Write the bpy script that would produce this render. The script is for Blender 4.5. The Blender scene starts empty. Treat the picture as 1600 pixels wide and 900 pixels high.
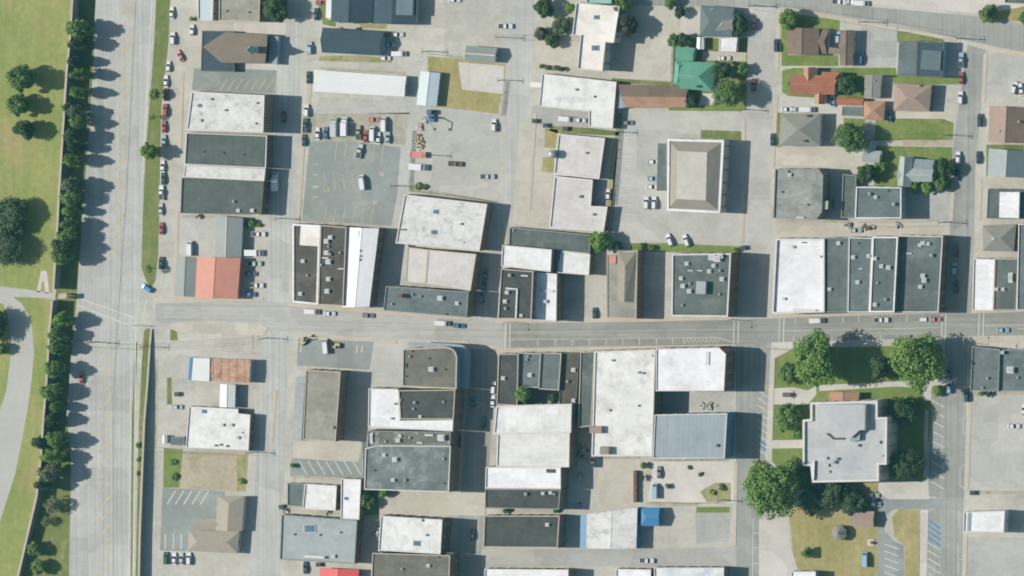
import bpy, bmesh, math, random
from mathutils import Vector, Matrix
rnd = random.Random(7)
sc = bpy.context.scene
COL = sc.collection

# ------------------------------------------------------------------ camera
VIEW = Vector((0.34, 0.05, 1.0)).normalized()       # an aerial camera far off, a little to the east of the town
DIST, SCALE = 3000.0, 0.24                          # metres, metres per photo pixel at the town
CAMP = VIEW * DIST
AZ = VIEW
AX = Vector((0, 1, 0)).cross(AZ).normalized()
AY = AZ.cross(AX).normalized()
FPX = DIST / SCALE
cam_d = bpy.data.cameras.new('camera')
cam = bpy.data.objects.new('camera', cam_d)
COL.objects.link(cam)
cam.matrix_world = Matrix((
    (AX.x, AY.x, AZ.x, CAMP.x), (AX.y, AY.y, AZ.y, CAMP.y), (AX.z, AY.z, AZ.z, CAMP.z), (0, 0, 0, 1)))
cam_d.sensor_width = 36.0
cam_d.lens = FPX / 1600 * 36.0
cam_d.clip_start = 50
cam_d.clip_end = 9000
sc.camera = cam


def G(px, py, h=0.0):
    """the point at height h that shows at photo pixel (px, py)"""
    d = AX * ((px - 800) / FPX) + AY * ((450 - py) / FPX) - AZ
    t = (h - CAMP.z) / d.z
    p = CAMP + d * t
    return Vector((p.x, p.y, h))


# ------------------------------------------------------------------ materials
K = 1.30


def lin(c):
    c = c / 255.0
    return c / 12.92 if c <= 0.04045 else ((c + 0.055) / 1.055) ** 2.4


def alb(rgb):
    return tuple(min(0.80, lin(c) / K) for c in rgb)


MATS = {}


class NT:
    def __init__(s, name):
        s.m = bpy.data.materials.new(name)
        s.m.use_nodes = True
        s.t = s.m.node_tree
        s.b = s.t.nodes['Principled BSDF']
        s.pos = None

    def n(s, typ, **kw):
        o = s.t.nodes.new(typ)
        for k, v in kw.items():
            setattr(o, k, v)
        return o

    def l(s, a, b):
        s.t.links.new(a, b)

    def position(s):
        if s.pos is None:
            s.pos = s.n('ShaderNodeNewGeometry').outputs['Position']
        return s.pos

    def scaled(s, sx, sy, sz=1.0):
        v = s.n('ShaderNodeVectorMath', operation='MULTIPLY')
        s.l(s.position(), v.inputs[0])
        v.inputs[1].default_value = (sx, sy, sz)
        return v.outputs[0]

    def noise(s, scale, detail=4, rough=.6, vec=None):
        o = s.n('ShaderNodeTexNoise')
        o.inputs['Scale'].default_value = scale
        o.inputs['Detail'].default_value = detail
        o.inputs['Roughness'].default_value = rough
        s.l(vec or s.position(), o.inputs['Vector'])
        return o.outputs['Fac']

    def rng(s, v, a, b, c, d):
        o = s.n('ShaderNodeMapRange')
        s.l(v, o.inputs[0])
        for i, x in enumerate((a, b, c, d)):
            o.inputs[i + 1].default_value = x
        return o.outputs[0]

    def mul(s, a, b):
        o = s.n('ShaderNodeMath', operation='MULTIPLY')
        for i, x in enumerate((a, b)):
            if isinstance(x, (int, float)):
                o.inputs[i].default_value = x
            else:
                s.l(x, o.inputs[i])
        return o.outputs[0]

    def mix(s, f, a, b):
        o = s.n('ShaderNodeMix', data_type='RGBA')
        for sock, x in ((o.inputs[0], f), (o.inputs[6], a), (o.inputs[7], b)):
            if isinstance(x, tuple):
                sock.default_value = (*x[:3], 1)
            elif isinstance(x, (int, float)):
                sock.default_value = x
            else:
                s.l(x, sock)
        return o.outputs[2]

    def scalecol(s, col, f):
        o = s.n('ShaderNodeVectorMath', operation='SCALE')
        if isinstance(col, tuple):
            o.inputs[0].default_value = col[:3]
        else:
            s.l(col, o.inputs[0])
        s.l(f, o.inputs['Scale'])
        return o.outputs[0]


def surf(name, rgb, var=.14, vs=.07, fine=.10, stain=None, streak=None, seam=None, crack=0.0, rough=.9, metal=0.0, patch=None):
    """weathered surface: broad tone drift, fine grain, optional stains, wear streaks, sheet seams and cracks"""
    key = (name, rgb, var, vs, fine, stain, streak, seam, crack, rough, metal, patch)
    if key in MATS:
        return MATS[key]
    t = NT(name)
    f = t.rng(t.noise(vs, 5, .65), .3, .7, 1 - var, 1 + var)
    f = t.mul(f, t.rng(t.noise(.55, 5, .75), .25, .75, 1 - fine * 1.4, 1 + fine * 1.4))
    if patch is None and vs <= .12 and 'membrane' in name or 'felt' in name:
        patch = (.17, .11) if max(rgb) < 160 else (.17, .055)
    if patch:                                   # re-laid slabs and repairs, each of its own tone
        for ps, pa in ((patch[0], patch[1]), (patch[0] * 3.1, patch[1] * .7)):
            vo = t.n('ShaderNodeTexVoronoi', feature='F1', distance='CHEBYCHEV')
            vo.inputs['Scale'].default_value = ps
            t.l(t.scaled(1.0, 1.35, .01), vo.inputs['Vector'])
            se = t.n('ShaderNodeSeparateColor')
            t.l(vo.outputs['Color'], se.inputs[0])
            f = t.mul(f, t.rng(se.outputs[0], 0, 1, 1 - pa, 1 + pa))
        spot = t.rng(t.noise(.8, 5, .8), .62, .78, 0, 1)      # oil, ponding, dirt
        f = t.mul(f, t.rng(spot, 0, 1, 1, 1 - patch[1] * 2.6))
    if streak:
        sx, sy, amt = streak
        f = t.mul(f, t.rng(t.noise(1.0, 4, .6, t.scaled(sx, sy, 1)), .3, .7, 1 - amt, 1 + amt))
    if seam:
        ax, sp, amt = seam
        sp_ = t.n('ShaderNodeSeparateXYZ')
        t.l(t.position(), sp_.inputs[0])
        fr = t.n('ShaderNodeMath', operation='FRACT')
        t.l(t.mul(sp_.outputs['XYZ'.index(ax.upper())], 1.0 / sp), fr.inputs[0])
        ge = t.n('ShaderNodeMath', operation='LESS_THAN')
        t.l(fr.outputs[0], ge.inputs[0])
        ge.inputs[1].default_value = .18
        f = t.mul(f, t.rng(ge.outputs[0], 0, 1, 1, 1 - amt))
    if crack:
        v = t.n('ShaderNodeTexVoronoi', feature='DISTANCE_TO_EDGE')
        v.inputs['Scale'].default_value = .09
        wv = t.n('ShaderNodeVectorMath', operation='ADD')
        nz = t.n('ShaderNodeTexNoise')
        nz.inputs['Scale'].default_value = .25
        t.l(t.position(), nz.inputs['Vector'])
        sv = t.n('ShaderNodeVectorMath', operation='SCALE')
        t.l(nz.outputs['Color'], sv.inputs[0])
        sv.inputs['Scale'].default_value = 6
        t.l(t.position(), wv.inputs[0])
        t.l(sv.outputs[0], wv.inputs[1])
        t.l(wv.outputs[0], v.inputs['Vector'])
        f = t.mul(f, t.rng(v.outputs['Distance'], 0.0, .022, 1 - crack, 1.0))
    base = alb(rgb)
    if stain:
        srgb, amt, ss = stain
        k = t.rng(t.noise(ss, 6, .7), .5, .68, 0, amt)
        base = t.mix(k, base, alb(srgb))
    col = t.scalecol(base, f)
    t.l(col, t.b.inputs['Base Color'])
    t.b.inputs['Roughness'].default_value = rough
    t.b.inputs['Metallic'].default_value = metal
    t.b.inputs['Specular IOR Level'].default_value = .3
    MATS[key] = t.m
    return t.m


def plain(name, rgb, rough=.5, metal=0, spec=.5, coat=0):
    key = (name, rgb, rough, metal)
    if key not in MATS:
        t = NT(name)
        f = t.rng(t.noise(2.0, 3), .3, .7, .94, 1.06)
        t.l(t.scalecol(alb(rgb), f), t.b.inputs['Base Color'])
        t.b.inputs['Roughness'].default_value = rough
        t.b.inputs['Metallic'].default_value = metal
        t.b.inputs['Specular IOR Level'].default_value = spec
        t.b.inputs['Coat Weight'].default_value = coat
        t.b.inputs['Coat Roughness'].default_value = .12
        MATS[key] = t.m
    return MATS[key]


def leafmat(name, rgb):
    t = NT(name)
    oi = t.n('ShaderNodeObjectInfo')
    f = t.rng(t.noise(.55, 4, .6), .3, .7, .62, 1.38)
    f = t.mul(f, t.rng(oi.outputs['Random'], 0, 1, .85, 1.18))
    base = t.mix(t.rng(t.noise(.3, 3), .4, .7, 0, .55), rgb, (rgb[0] * 1.5, rgb[1] * 1.15, rgb[2] * .8))
    t.l(t.scalecol(base, f), t.b.inputs['Base Color'])
    t.b.inputs['Roughness'].default_value = .6
    t.b.inputs['Specular IOR Level'].default_value = .25
    tr = t.n('ShaderNodeBsdfTranslucent')
    t.l(t.scalecol(base, f), tr.inputs['Color'])
    mx = t.n('ShaderNodeMixShader')
    mx.inputs[0].default_value = .16
    out = t.t.nodes['Material Output']
    t.l(t.b.outputs[0], mx.inputs[1])
    t.l(tr.outputs[0], mx.inputs[2])
    t.l(mx.outputs[0], out.inputs['Surface'])
    return t.m


def grassmat(name, a, b, c=None, sc_=.06, streak=None):
    key = ('g', name, a, b, c)
    if key in MATS:
        return MATS[key]
    t = NT(name)
    k = t.rng(t.noise(sc_, 6, .65), .36, .64, 0, 1)
    col = t.mix(k, alb(a), alb(b))
    if c:
        col = t.mix(t.rng(t.noise(sc_ * 1.7, 5, .7, t.scaled(1, .6)), .52, .68, 0, .8), col, alb(c))
    f = t.rng(t.noise(.45, 6, .8), .25, .75, .78, 1.22)
    f = t.mul(f, t.rng(t.noise(1.0, 3, .6, t.scaled(.5, .03, 1)), .3, .7, .93, 1.07))
    t.l(t.scalecol(col, f), t.b.inputs['Base Color'])
    t.b.inputs['Roughness'].default_value = 1
    t.b.inputs['Specular IOR Level'].default_value = .1
    MATS[key] = t.m
    return t.m


# ------------------------------------------------------------------ mesh helpers
class MB:
    def __init__(s):
        s.v, s.f, s.mi = [], [], []

    def face(s, pts, mi=0):
        i = len(s.v)
        s.v += [tuple(p) for p in pts]
        s.f.append(tuple(range(i, i + len(pts))))
        s.mi.append(mi)

    def prism(s, poly, z0, z1, mi=0, top=True, bottom=True, mi_top=None):
        n = len(poly)
        for i in range(n):
            a, b = poly[i], poly[(i + 1) % n]
            s.face([(a[0], a[1], z0), (b[0], b[1], z0), (b[0], b[1], z1), (a[0], a[1], z1)], mi)
        if top:
            s.face([(p[0], p[1], z1) for p in poly], mi if mi_top is None else mi_top)
        if bottom:
            s.face([(p[0], p[1], z0) for p in reversed(poly)], mi)

    def box(s, c, sz, rot=0.0, mi=0, taper=0.0):
        x, y, z = [q / 2 for q in sz]
        cr, sr = math.cos(rot), math.sin(rot)

        def P(a, b, d, k):
            a, b = a * k, b * k
            return (c[0] + a * cr - b * sr, c[1] + a * sr + b * cr, c[2] + d)
        k = 1 - taper
        lo = [P(-x, -y, -z, 1), P(x, -y, -z, 1), P(x, y, -z, 1), P(-x, y, -z, 1)]
        hi = [P(-x, -y, z, k), P(x, -y, z, k), P(x, y, z, k), P(-x, y, z, k)]
        s.face(lo[::-1], mi)
        s.face(hi, mi)
        for i in range(4):
            j = (i + 1) % 4
            s.face([lo[i], lo[j], hi[j], hi[i]], mi)

    def tube(s, pts, r0, r1=None, seg=8, mi=0):
        r1 = r0 if r1 is None else r1
        rings = []
        for i, p in enumerate(pts):
            p = Vector(p)
            d = (Vector(pts[min(i + 1, len(pts) - 1)]) - Vector(pts[max(i - 1, 0)])).normalized()
            u = d.orthogonal().normalized()
            w = d.cross(u)
            r = r0 + (r1 - r0) * i / max(1, len(pts) - 1)
            rings.append([p + u * math.cos(2 * math.pi * k / seg) * r + w * math.sin(2 * math.pi * k / seg) * r for k in range(seg)])
        for a, b in zip(rings, rings[1:]):
            for k in range(seg):
                j = (k + 1) % seg
                s.face([a[k], a[j], b[j], b[k]], mi)
        s.face(rings[0][::-1], mi)
        s.face(rings[-1], mi)

    def mesh(s, name, mats, off=(0, 0, 0), smooth=False):
        me = bpy.data.meshes.new(name)
        ox, oy, oz = off
        me.from_pydata([(x - ox, y - oy, z - oz) for x, y, z in s.v], [], s.f)
        for m in mats:
            me.materials.append(m)
        me.polygons.foreach_set('material_index', s.mi)
        bm = bmesh.new()
        bm.from_mesh(me)
        bmesh.ops.remove_doubles(bm, verts=bm.verts, dist=1e-4)
        bmesh.ops.recalc_face_normals(bm, faces=bm.faces)
        bm.to_mesh(me)
        bm.free()
        if smooth:
            me.polygons.foreach_set('use_smooth', [True] * len(me.polygons))
        me.update()
        return me

    def obj(s, name, mats, parent=None, off=(0, 0, 0), smooth=False):
        if not isinstance(mats, (list, tuple)):
            mats = [mats]
        o = bpy.data.objects.new(name, s.mesh(name, mats, off, smooth))
        COL.objects.link(o)
        if parent is not None:
            o.parent = parent
        return o


def tag(o, label=None, cat=None, group=None, kind=None):
    if label:
        o['label'] = label
    if cat:
        o['category'] = cat
    if group:
        o['group'] = group
    if kind:
        o['kind'] = kind
    return o


def empty(name, loc, label, cat, group=None, rz=0.0):
    o = bpy.data.objects.new(name, None)
    o.empty_display_size = 1
    COL.objects.link(o)
    o.location = loc
    o.rotation_euler = (0, 0, rz)
    return tag(o, label, cat, group)


def link(name, me, parent, loc=(0, 0, 0), rz=0.0, scale=None):
    o = bpy.data.objects.new(name, me)
    COL.objects.link(o)
    o.parent = parent
    o.location = loc
    o.rotation_euler = (0, 0, rz)
    if scale:
        o.scale = scale
    return o


def ccw(p):
    a = sum(p[i][0] * p[(i + 1) % len(p)][1] - p[(i + 1) % len(p)][0] * p[i][1] for i in range(len(p)))
    return list(p) if a > 0 else list(reversed(p))


def inset(p, t):
    """offset a counter-clockwise polygon inwards by t"""
    n, out = len(p), []
    for i in range(n):
        a, b, c = Vector(p[i - 1][:2]), Vector(p[i][:2]), Vector(p[(i + 1) % n][:2])
        d1, d2 = (b - a).normalized(), (c - b).normalized()
        n1, n2 = Vector((-d1.y, d1.x)), Vector((-d2.y, d2.x))
        k = n1 + n2
        q = b + k * (t / max(.35, 1 + n1.dot(n2)))
        out.append((q.x, q.y))
    return out


def inside(p, poly):
    c, j = False, len(poly) - 1
    for i in range(len(poly)):
        xi, yi, xj, yj = poly[i][0], poly[i][1], poly[j][0], poly[j][1]
        if (yi > p[1]) != (yj > p[1]) and p[0] < (xj - xi) * (p[1] - yi) / (yj - yi) + xi:
            c = not c
        j = i
    return c


# ------------------------------------------------------------------ palette
WHITE, OFFW, PINKW = (226, 227, 224), (214, 214, 208), (208, 204, 201)
M_white = surf('white_membrane', (228, 229, 227), .05, .06, .04, ((184, 182, 174), .6, .22), seam=('x', 2.7, .03))
M_white2 = surf('bright_white_membrane', (234, 235, 236), .03, .05, .03, ((200, 199, 194), .5, .12), seam=('y', 2.9, .025))
M_mott = surf('mottled_white_membrane', (216, 216, 213), .08, .12, .07, ((160, 160, 156), .75, .30))
M_pinkw = surf('pale_pink_membrane', (209, 206, 203), .05, .05, .04, ((190, 186, 180), .6, .15), seam=('x', 3.3, .03))
M_slatem = surf('patched_slate_membrane', (112, 122, 120), .20, .12, .10, ((150, 158, 154), .7, .12), streak=(.9, .06, .10), patch=(.12, .12))
M_cream = surf('cream_membrane', (233, 230, 222), .05, .06, .03, ((205, 192, 172), .5, .18))
M_beige = surf('beige_membrane', (196, 194, 184), .07, .06, .05, ((176, 172, 160), .5, .12))
M_slate = surf('slate_membrane', (97, 106, 102), .12, .09, .07, ((128, 138, 134), .6, .10), seam=('x', 3.1, .05))
M_slateb = surf('blue_slate_membrane', (108, 118, 118), .12, .09, .07, ((92, 108, 112), .6, .10), seam=('y', 3.0, .05))
M_green = surf('dark_green_felt', (91, 100, 95), .10, .08, .07, ((82, 97, 92), .6, .12), seam=('x', 2.6, .06))
M_dark = surf('dark_felt', (78, 81, 77), .14, .10, .10, ((70, 74, 70), .6, .16), seam=('y', 2.2, .06))
M_brownf = surf('brown_gravel_felt', (90, 84, 77), .16, .10, .12, ((122, 120, 110), .6, .14))
M_grayf = surf('grey_gravel_felt', (150, 153, 147), .12, .08, .10, ((116, 118, 114), .6, .12))
M_tanf = surf('tan_gravel_felt', (155, 152, 140), .09, .08, .08, ((140, 137, 126), .6, .12))
M_olive = surf('brown_felt', (116, 114, 103), .12, .09, .10, ((98, 96, 88), .6, .15))
M_palegray = surf('pale_grey_membrane', (168, 175, 176), .07, .06, .05, ((150, 156, 158), .6, .12))
M_court = surf('courthouse_membrane', (186, 189, 188), .05, .05, .04, ((178, 183, 185), .6, .13))
M_metalw = surf('white_metal_sheet', (220, 224, 222), .04, .05, .03, seam=('y', 1.2, .05), rough=.5)
M_metalwx = surf('white_metal_sheet_lengthways', (236, 237, 240), .04, .05, .03, ((205, 206, 208), .5, .2), seam=('x', 1.0, .05), rough=.5)
M_metalb = surf('pale_blue_metal_sheet', (188, 204, 210), .05, .06, .04, seam=('y', 1.0, .07), rough=.5)
M_metalbg = surf('blue_grey_metal_sheet', (150, 163, 168), .08, .06, .05, ((132, 146, 152), .6, .1), streak=(1.2, .05, .10), seam=('x', 1.4, .05), rough=.55)
M_metalg = surf('grey_metal_sheet', (146, 154, 150), .08, .06, .05, seam=('x', .9, .08), rough=.6)
M_rust = surf('rusty_metal_sheet', (188, 156, 132), .12, .15, .14, ((160, 104, 72), .9, .34), streak=(.15, .9, .10), seam=('x', 3.2, .30), rough=.8)
M_red = surf('faded_red_metal_sheet', (205, 144, 126), .05, .05, .05, ((192, 128, 110), .6, .1), seam=('y', .9, .06), rough=.6)
M_redv = surf('bright_red_metal_sheet', (216, 92, 92), .05, .05, .05, seam=('y', .9, .07), rough=.55)
M_teal = surf('green_metal_sheet', (104, 164, 141), .07, .06, .05, ((120, 185, 162), .5, .12), seam=('y', .8, .10), rough=.5)
M_tealp = surf('pale_teal_membrane', (158, 190, 186), .06, .06, .05)
M_blue = surf('blue_metal_sheet', (70, 130, 176), .06, .06, .05, seam=('x', .8, .08), rough=.5)
M_navy = surf('navy_shingle', (68, 84, 95), .10, .10, .10, seam=('y', .9, .06))
M_navyp = surf('grey_blue_shingle', (110, 128, 138), .10, .10, .10, seam=('y', .9, .06))
M_shbrown = surf('brown_shingle', (142, 130, 116), .10, .10, .10, ((122, 112, 100), .6, .2), seam=('y', .9, .07))
M_shbrown2 = surf('dark_brown_shingle', (128, 111, 98), .12, .12, .10, ((104, 92, 84), .6, .18), seam=('x', .9, .07))
M_shpink = surf('pinkish_shingle', (166, 146, 134), .08, .10, .08, ((150, 132, 122), .6, .2), seam=('y', .9, .06))
M_shgray = surf('grey_shingle', (145, 146, 138), .09, .10, .09, ((126, 128, 122), .6, .2), seam=('y', .9, .06))
M_shbeige = surf('beige_shingle', (170, 163, 148), .07, .10, .07, ((156, 149, 136), .6, .2), seam=('y', .9, .05))
M_shslate = surf('slate_shingle', (104, 118, 122), .10, .10, .09, seam=('y', .9, .06))
M_shpale = surf('pale_grey_shingle', (168, 176, 176), .08, .10, .08, ((150, 158, 160), .6, .2), seam=('y', .9, .06))
M_shorange = surf('terracotta_shingle', (174, 116, 92), .10, .12, .10, ((160, 84, 62), .6, .25), seam=('y', .7, .08))
M_shorange2 = surf('faded_orange_shingle', (178, 142, 116), .10, .12, .10, ((150, 112, 92), .7, .14), seam=('y', .7, .08))
M_mansard = surf('tan_standing_seam', (160, 154, 142), .06, .10, .05, seam=('x', .7, .08))
M_brick = surf('red_brick', (132, 104, 92), .14, .2, .14, ((112, 82, 74), .6, .5), seam=('z', .45, .10))
M_brickb = surf('brown_brick', (142, 122, 104), .12, .2, .12, ((118, 100, 88), .6, .5), seam=('z', .45, .10))
M_brickd = surf('dark_brick', (112, 90, 80), .12, .2, .12, seam=('z', .45, .10))
M_stucco = surf('grey_render', (168, 172, 170), .08, .2, .08)
M_stuccob = surf('pale_blue_render', (150, 172, 188), .08, .2, .08)
M_stone = surf('pale_limestone', (202, 200, 194), .06, .3, .06, seam=('z', .8, .08))
M_wood = surf('white_clapboard', (205, 208, 208), .06, .3, .06, seam=('z', .25, .10))
M_bluewall = surf('blue_painted_wall', (92, 140, 178), .08, .3, .06)
M_capW = surf('pale_coping', (214, 212, 208), .06, .3, .06)
M_capT = surf('tan_coping', (188, 178, 162), .08, .3, .08)
M_capG = surf('grey_coping', (140, 146, 144), .08, .3, .08)
M_capD = surf('dark_coping', (100, 106, 104), .08, .3, .08)
M_unitW = surf('painted_unit_casing', (208, 210, 207), .05, .5, .05, rough=.5)
M_unitG = surf('galvanised_casing', (168, 174, 174), .08, .5, .06, rough=.45, metal=.3)
M_unitD = plain('dark_vent', (66, 70, 72), .7)
M_sky = plain('skylight_glazing', (96, 124, 142), .12, 0, .8)
M_glass = plain('window_glass', (60, 76, 88), .12, 0, .8)
M_frame = plain('window_frame', (205, 205, 200), .6)
M_concrete = surf('floodwall_concrete', (206, 203, 194), .08, .2, .08, ((176, 172, 162), .6, .3))
M_polewood = surf('pole_timber', (118, 102, 88), .1, 1, .1)
M_steel = plain('galvanised_steel', (150, 156, 158), .4, .7)
M_yellow = plain('machine_yellow_paint', (194, 172, 116), .5)
M_rustm = surf('rusted_steel', (128, 92, 76), .15, .6, .15)
M_bark = surf('bark', (96, 82, 68), .15, 2, .15)

# ------------------------------------------------------------------ ground and its sheets
CONC = (190, 188, 178)
M_ground = surf('worn_pale_concrete', CONC, .08, .03, .08, ((164, 162, 152), .7, .06), crack=.09, patch=(.055, .07))
M_road = surf('worn_asphalt', (184, 185, 180), .05, .04, .04, ((170, 171, 166), .5, .08), streak=(.9, .010, .15), crack=.07, patch=(.05, .075))
M_roadh = surf('worn_asphalt_main_street', (178, 178, 172), .05, .04, .04, ((166, 166, 160), .5, .08), streak=(.010, .9, .13), crack=.07, patch=(.05, .075))
M_roadm = surf('grey_asphalt_main_street', (152, 154, 147), .05, .04, .05, ((148, 150, 144), .5, .1), streak=(.009, .8, .15), crack=.07, patch=(.05, .075))
M_roadv = surf('grey_asphalt_side_street', (158, 160, 154), .05, .04, .05, ((150, 152, 147), .5, .1), streak=(.8, .009, .15), crack=.07, patch=(.05, .075))
M_lot = surf('grey_green_car_park_asphalt', (145, 152, 149), .07, .05, .06, ((165, 166, 158), .6, .07), crack=.11, patch=(.05, .075))
M_lot2 = surf('pale_car_park_asphalt', (176, 177, 171), .06, .05, .06, ((160, 161, 156), .6, .07), crack=.11, patch=(.05, .075))
M_lot3 = surf('light_car_park_asphalt', (186, 186, 179), .05, .04, .05, ((170, 170, 163), .6, .07), crack=.09, patch=(.05, .075))
M_pad = surf('clean_concrete', (202, 198, 190), .05, .06, .04, ((186, 182, 172), .5, .1), crack=.07, patch=(.05, .075))
M_walk = surf('pavement_slabs', (196, 188, 172), .06, .08, .06, ((180, 166, 146), .5, .15), seam=('x', 1.6, .05))
M_tanpad = surf('tan_concrete', (194, 190, 177), .06, .06, .05, ((176, 166, 148), .5, .1), crack=.07, patch=(.05, .075))
M_dirt = surf('bare_earth', (180, 170, 148), .10, .08, .12, ((146, 148, 106), .9, .13))
M_path = surf('park_path_asphalt', (184, 184, 178), .05, .06, .04)
M_paint = surf('worn_white_paint', (212, 212, 205), .08, .5, .12)
M_painty = surf('worn_yellow_paint', (198, 184, 148), .10, .4, .14)
M_paintf = surf('faded_yellow_paint', (176, 170, 148), .12, .5, .2)
M_paintb = surf('blue_bay_paint', (104, 144, 176), .14, .5, .14)
M_seam = surf('tar_seam', (140, 140, 136), .1, .4, .1)
M_park = grassmat('park_grass', (158, 161, 102), (130, 146, 82), (176, 158, 116), .03)
M_verge = grassmat('verge_grass', (128, 136, 84), (108, 122, 70), (156, 150, 108), .08)
M_lawn = grassmat('mown_lawn', (128, 143, 82), (108, 128, 66), (148, 150, 96), .07)
M_dry = grassmat('dry_grass', (172, 160, 116), (150, 148, 96), (186, 172, 132), .07)
M_gweed = grassmat('weedy_gravel', (182, 178, 166), (170, 167, 152), (140, 146, 98), .12)
M_weed = grassmat('weedy_earth', (142, 148, 92), (176, 166, 138), (112, 138, 70), .12)


def sheet(name, pts, layer, mat, kind='structure', h=0.0):
    m = MB()
    z = layer * .004
    m.face([tuple(G(x, y, 0).xy) + (z,) for x, y in pts])
    return tag(m.obj(name, mat), kind=kind)


def rect(x0, y0, x1, y1):
    return [(x0, y0), (x1, y0), (x1, y1), (x0, y1)]


def stroke(m, x0, y0, x1, y1, w, z):
    """a painted line between two photo pixels, w metres wide"""
    a, b = G(x0, y0).xy, G(x1, y1).xy
    d = (b - a).normalized()
    n = Vector((-d.y, d.x)) * (w / 2)
    m.face([(*(a - n), z), (*(b - n), z), (*(b + n), z), (*(a + n), z)])


gm = MB()
gm.face([(-900, -700, 0), (900, -700, 0), (900, 700, 0), (-900, 700, 0)])
tag(gm.obj('ground', M_ground), kind='structure')

# river park behind the floodwall
sheet('park_lawn', [(-60, -40), (118, -40), (104, 110), (98, 220), (89, 350), (83, 445), (78, 515), (68, 660), (58, 775), (46, 822), (28, 900), (20, 945), (-60, 945)], 1, M_park)
sheet('path', [(-60, 446), (-5, 447), (40, 452), (82, 458), (82, 467), (40, 464), (20, 464), (34, 474), (45, 493), (51, 518), (53, 550), (50, 590), (43, 640), (34, 690), (24, 740), (8, 790), (-8, 840), (-60, 880),
               (-60, 700), (-20, 680), (0, 640), (10, 610), (16, 560), (16, 520), (12, 490), (4, 474), (-60, 468)], 2, M_path)
sheet('footpath', [(64, 423), (73, 423), (77, 458), (70, 458), (69, 440), (66, 440), (63, 457), (57, 456)], 2, M_pad)
sheet('floodwall_verge', [(140, -40), (150, -40), (146, 100), (139, 200), (132, 300), (123, 420), (119, 480), (111, 560), (104, 650), (111, 720), (108, 900), (107, 945), (24, 945), (33, 900), (50, 822), (62, 775), (74, 640), (88, 445), (103, 220), (118, -40)], 1, M_verge)
sheet('road', [(150, -40), (245, -40), (238, 80), (229, 200), (223, 300), (219, 430), (216, 520), (206, 600), (203, 900), (203, 945), (107, 945), (108, 900), (111, 720), (104, 650), (111, 560), (119, 480), (123, 420), (132, 300), (139, 200), (146, 100)], 2, M_road)
m = MB()
for i in range(43):
    y = -8 + i * 22
    if 405 < y < 525:
        continue
    x = 198 - y * .036 if y < 420 else 166 - (y - 540) * .006
    if y > 700:
        x -= 0
    stroke(m, x - 9, y + 10, x + 8, y - 9, .6, .016)
for x0, y0, x1, y1 in ((190, -20, 171, 420), (208, -20, 189, 420), (176, 540, 173, 910), (158, 540, 154, 910)):
    stroke(m, x0, y0, x1, y1, .12, .016)
tag(m.obj('median_hatching_marks', M_painty), kind='structure')
m = MB()
for a in ((124, 466, 217, 499), (121, 476, 210, 512), (150, 537, 210, 535), (205, 515, 201, 900), (212, 512, 208, 900), (216, 470, 213, 505), (228, 468, 223, 500), (243, 466, 241, 482), (238, -10, 221, 300)):
    stroke(m, *a, .32, .016)
tag(m.obj('crossing_marks', M_paint), kind='structure')
m = MB()
stroke(m, 213, -10, 198, 300, .35, .013)
stroke(m, 198, 300, 188, 440, .35, .013)
stroke(m, 188, 440, 177, 620, .3, .013)
stroke(m, 177, 620, 177, 910, .3, .013)
stroke(m, 118, 532, 178, 536, .3, .013)
tag(m.obj('tar_joint', M_seam), kind='structure')
# green median beside the parking street
sheet('grass_median', [(246, -40), (268, -40), (263, 70), (252, 170), (250, 260), (249, 340), (247, 400), (243, 438), (236, 450), (229, 440), (221, 418), (223, 340), (227, 250), (233, 170), (240, 80)], 1, M_verge)
sheet('grass_ramp_strip', [(225, 516), (234, 512), (236, 530), (226, 660), (221, 790), (217, 945), (211, 945), (214, 790), (217, 660), (222, 560)], 1, M_verge)
sheet('grass_ramp_edge', [(212, 535), (215, 535), (210, 650), (206, 945), (204, 945), (206, 650)], 3, M_verge)

# streets
sheet('street', [(420, -40), (478, -40), (462, 250), (450, 480), (411, 480), (424, 250)], 1, M_road)
sheet('street', [(411, 520), (452, 520), (436, 945), (388, 945)], 1, M_road)
sheet('street', [(796, -40), (842, -40), (826, 170), (800, 340), (790, 500), (740, 500), (752, 400), (788, 320)], 1, M_road)
sheet('street', [(736, 545), (778, 545), (764, 730), (752, 945), (706, 945), (720, 730)], 1, M_roadv)
sheet('street', [(1166, -40), (1215, -40), (1204, 300), (1208, 500), (1150, 500), (1160, 300)], 1, M_lot3)
sheet('street', [(1150, 538), (1205, 530), (1196, 700), (1187, 945), (1144, 945), (1150, 700)], 1, M_roadv)
sheet('street', [(1512, 70), (1542, 78), (1524, 260), (1520, 490), (1474, 490), (1486, 250)], 1, M_roadv)
sheet('street', [(1478, 527), (1512, 527), (1502, 945), (1452, 945)], 1, M_roadv)
sheet('road', [(960, -40), (1190, -40), (1330, 8), (1420, 16), (1530, 26), (1660, 46), (1660, 92), (1560, 74), (1505, 62), (1400, 38), (1230, 12), (960, 8)], 2, M_roadv)
sheet('main_street', [(243, 474), (410, 470), (740, 498), (792, 503), (792, 545), (740, 536), (460, 520), (243, 510)], 2, M_roadh)
sheet('main_street', [(792, 505), (1150, 500), (1215, 497), (1480, 489), (1660, 486), (1660, 523), (1480, 526), (1215, 535), (1150, 538), (792, 544)], 2, M_roadm)
sheet('lane', [(752, 858), (1000, 858), (1150, 855), (1150, 886), (900, 884), (752, 886)], 2, M_lot2)
sheet('alley', [(636, 95), (660, 95), (645, 220), (628, 345), (606, 345), (622, 220)], 1, M_lot3)

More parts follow.
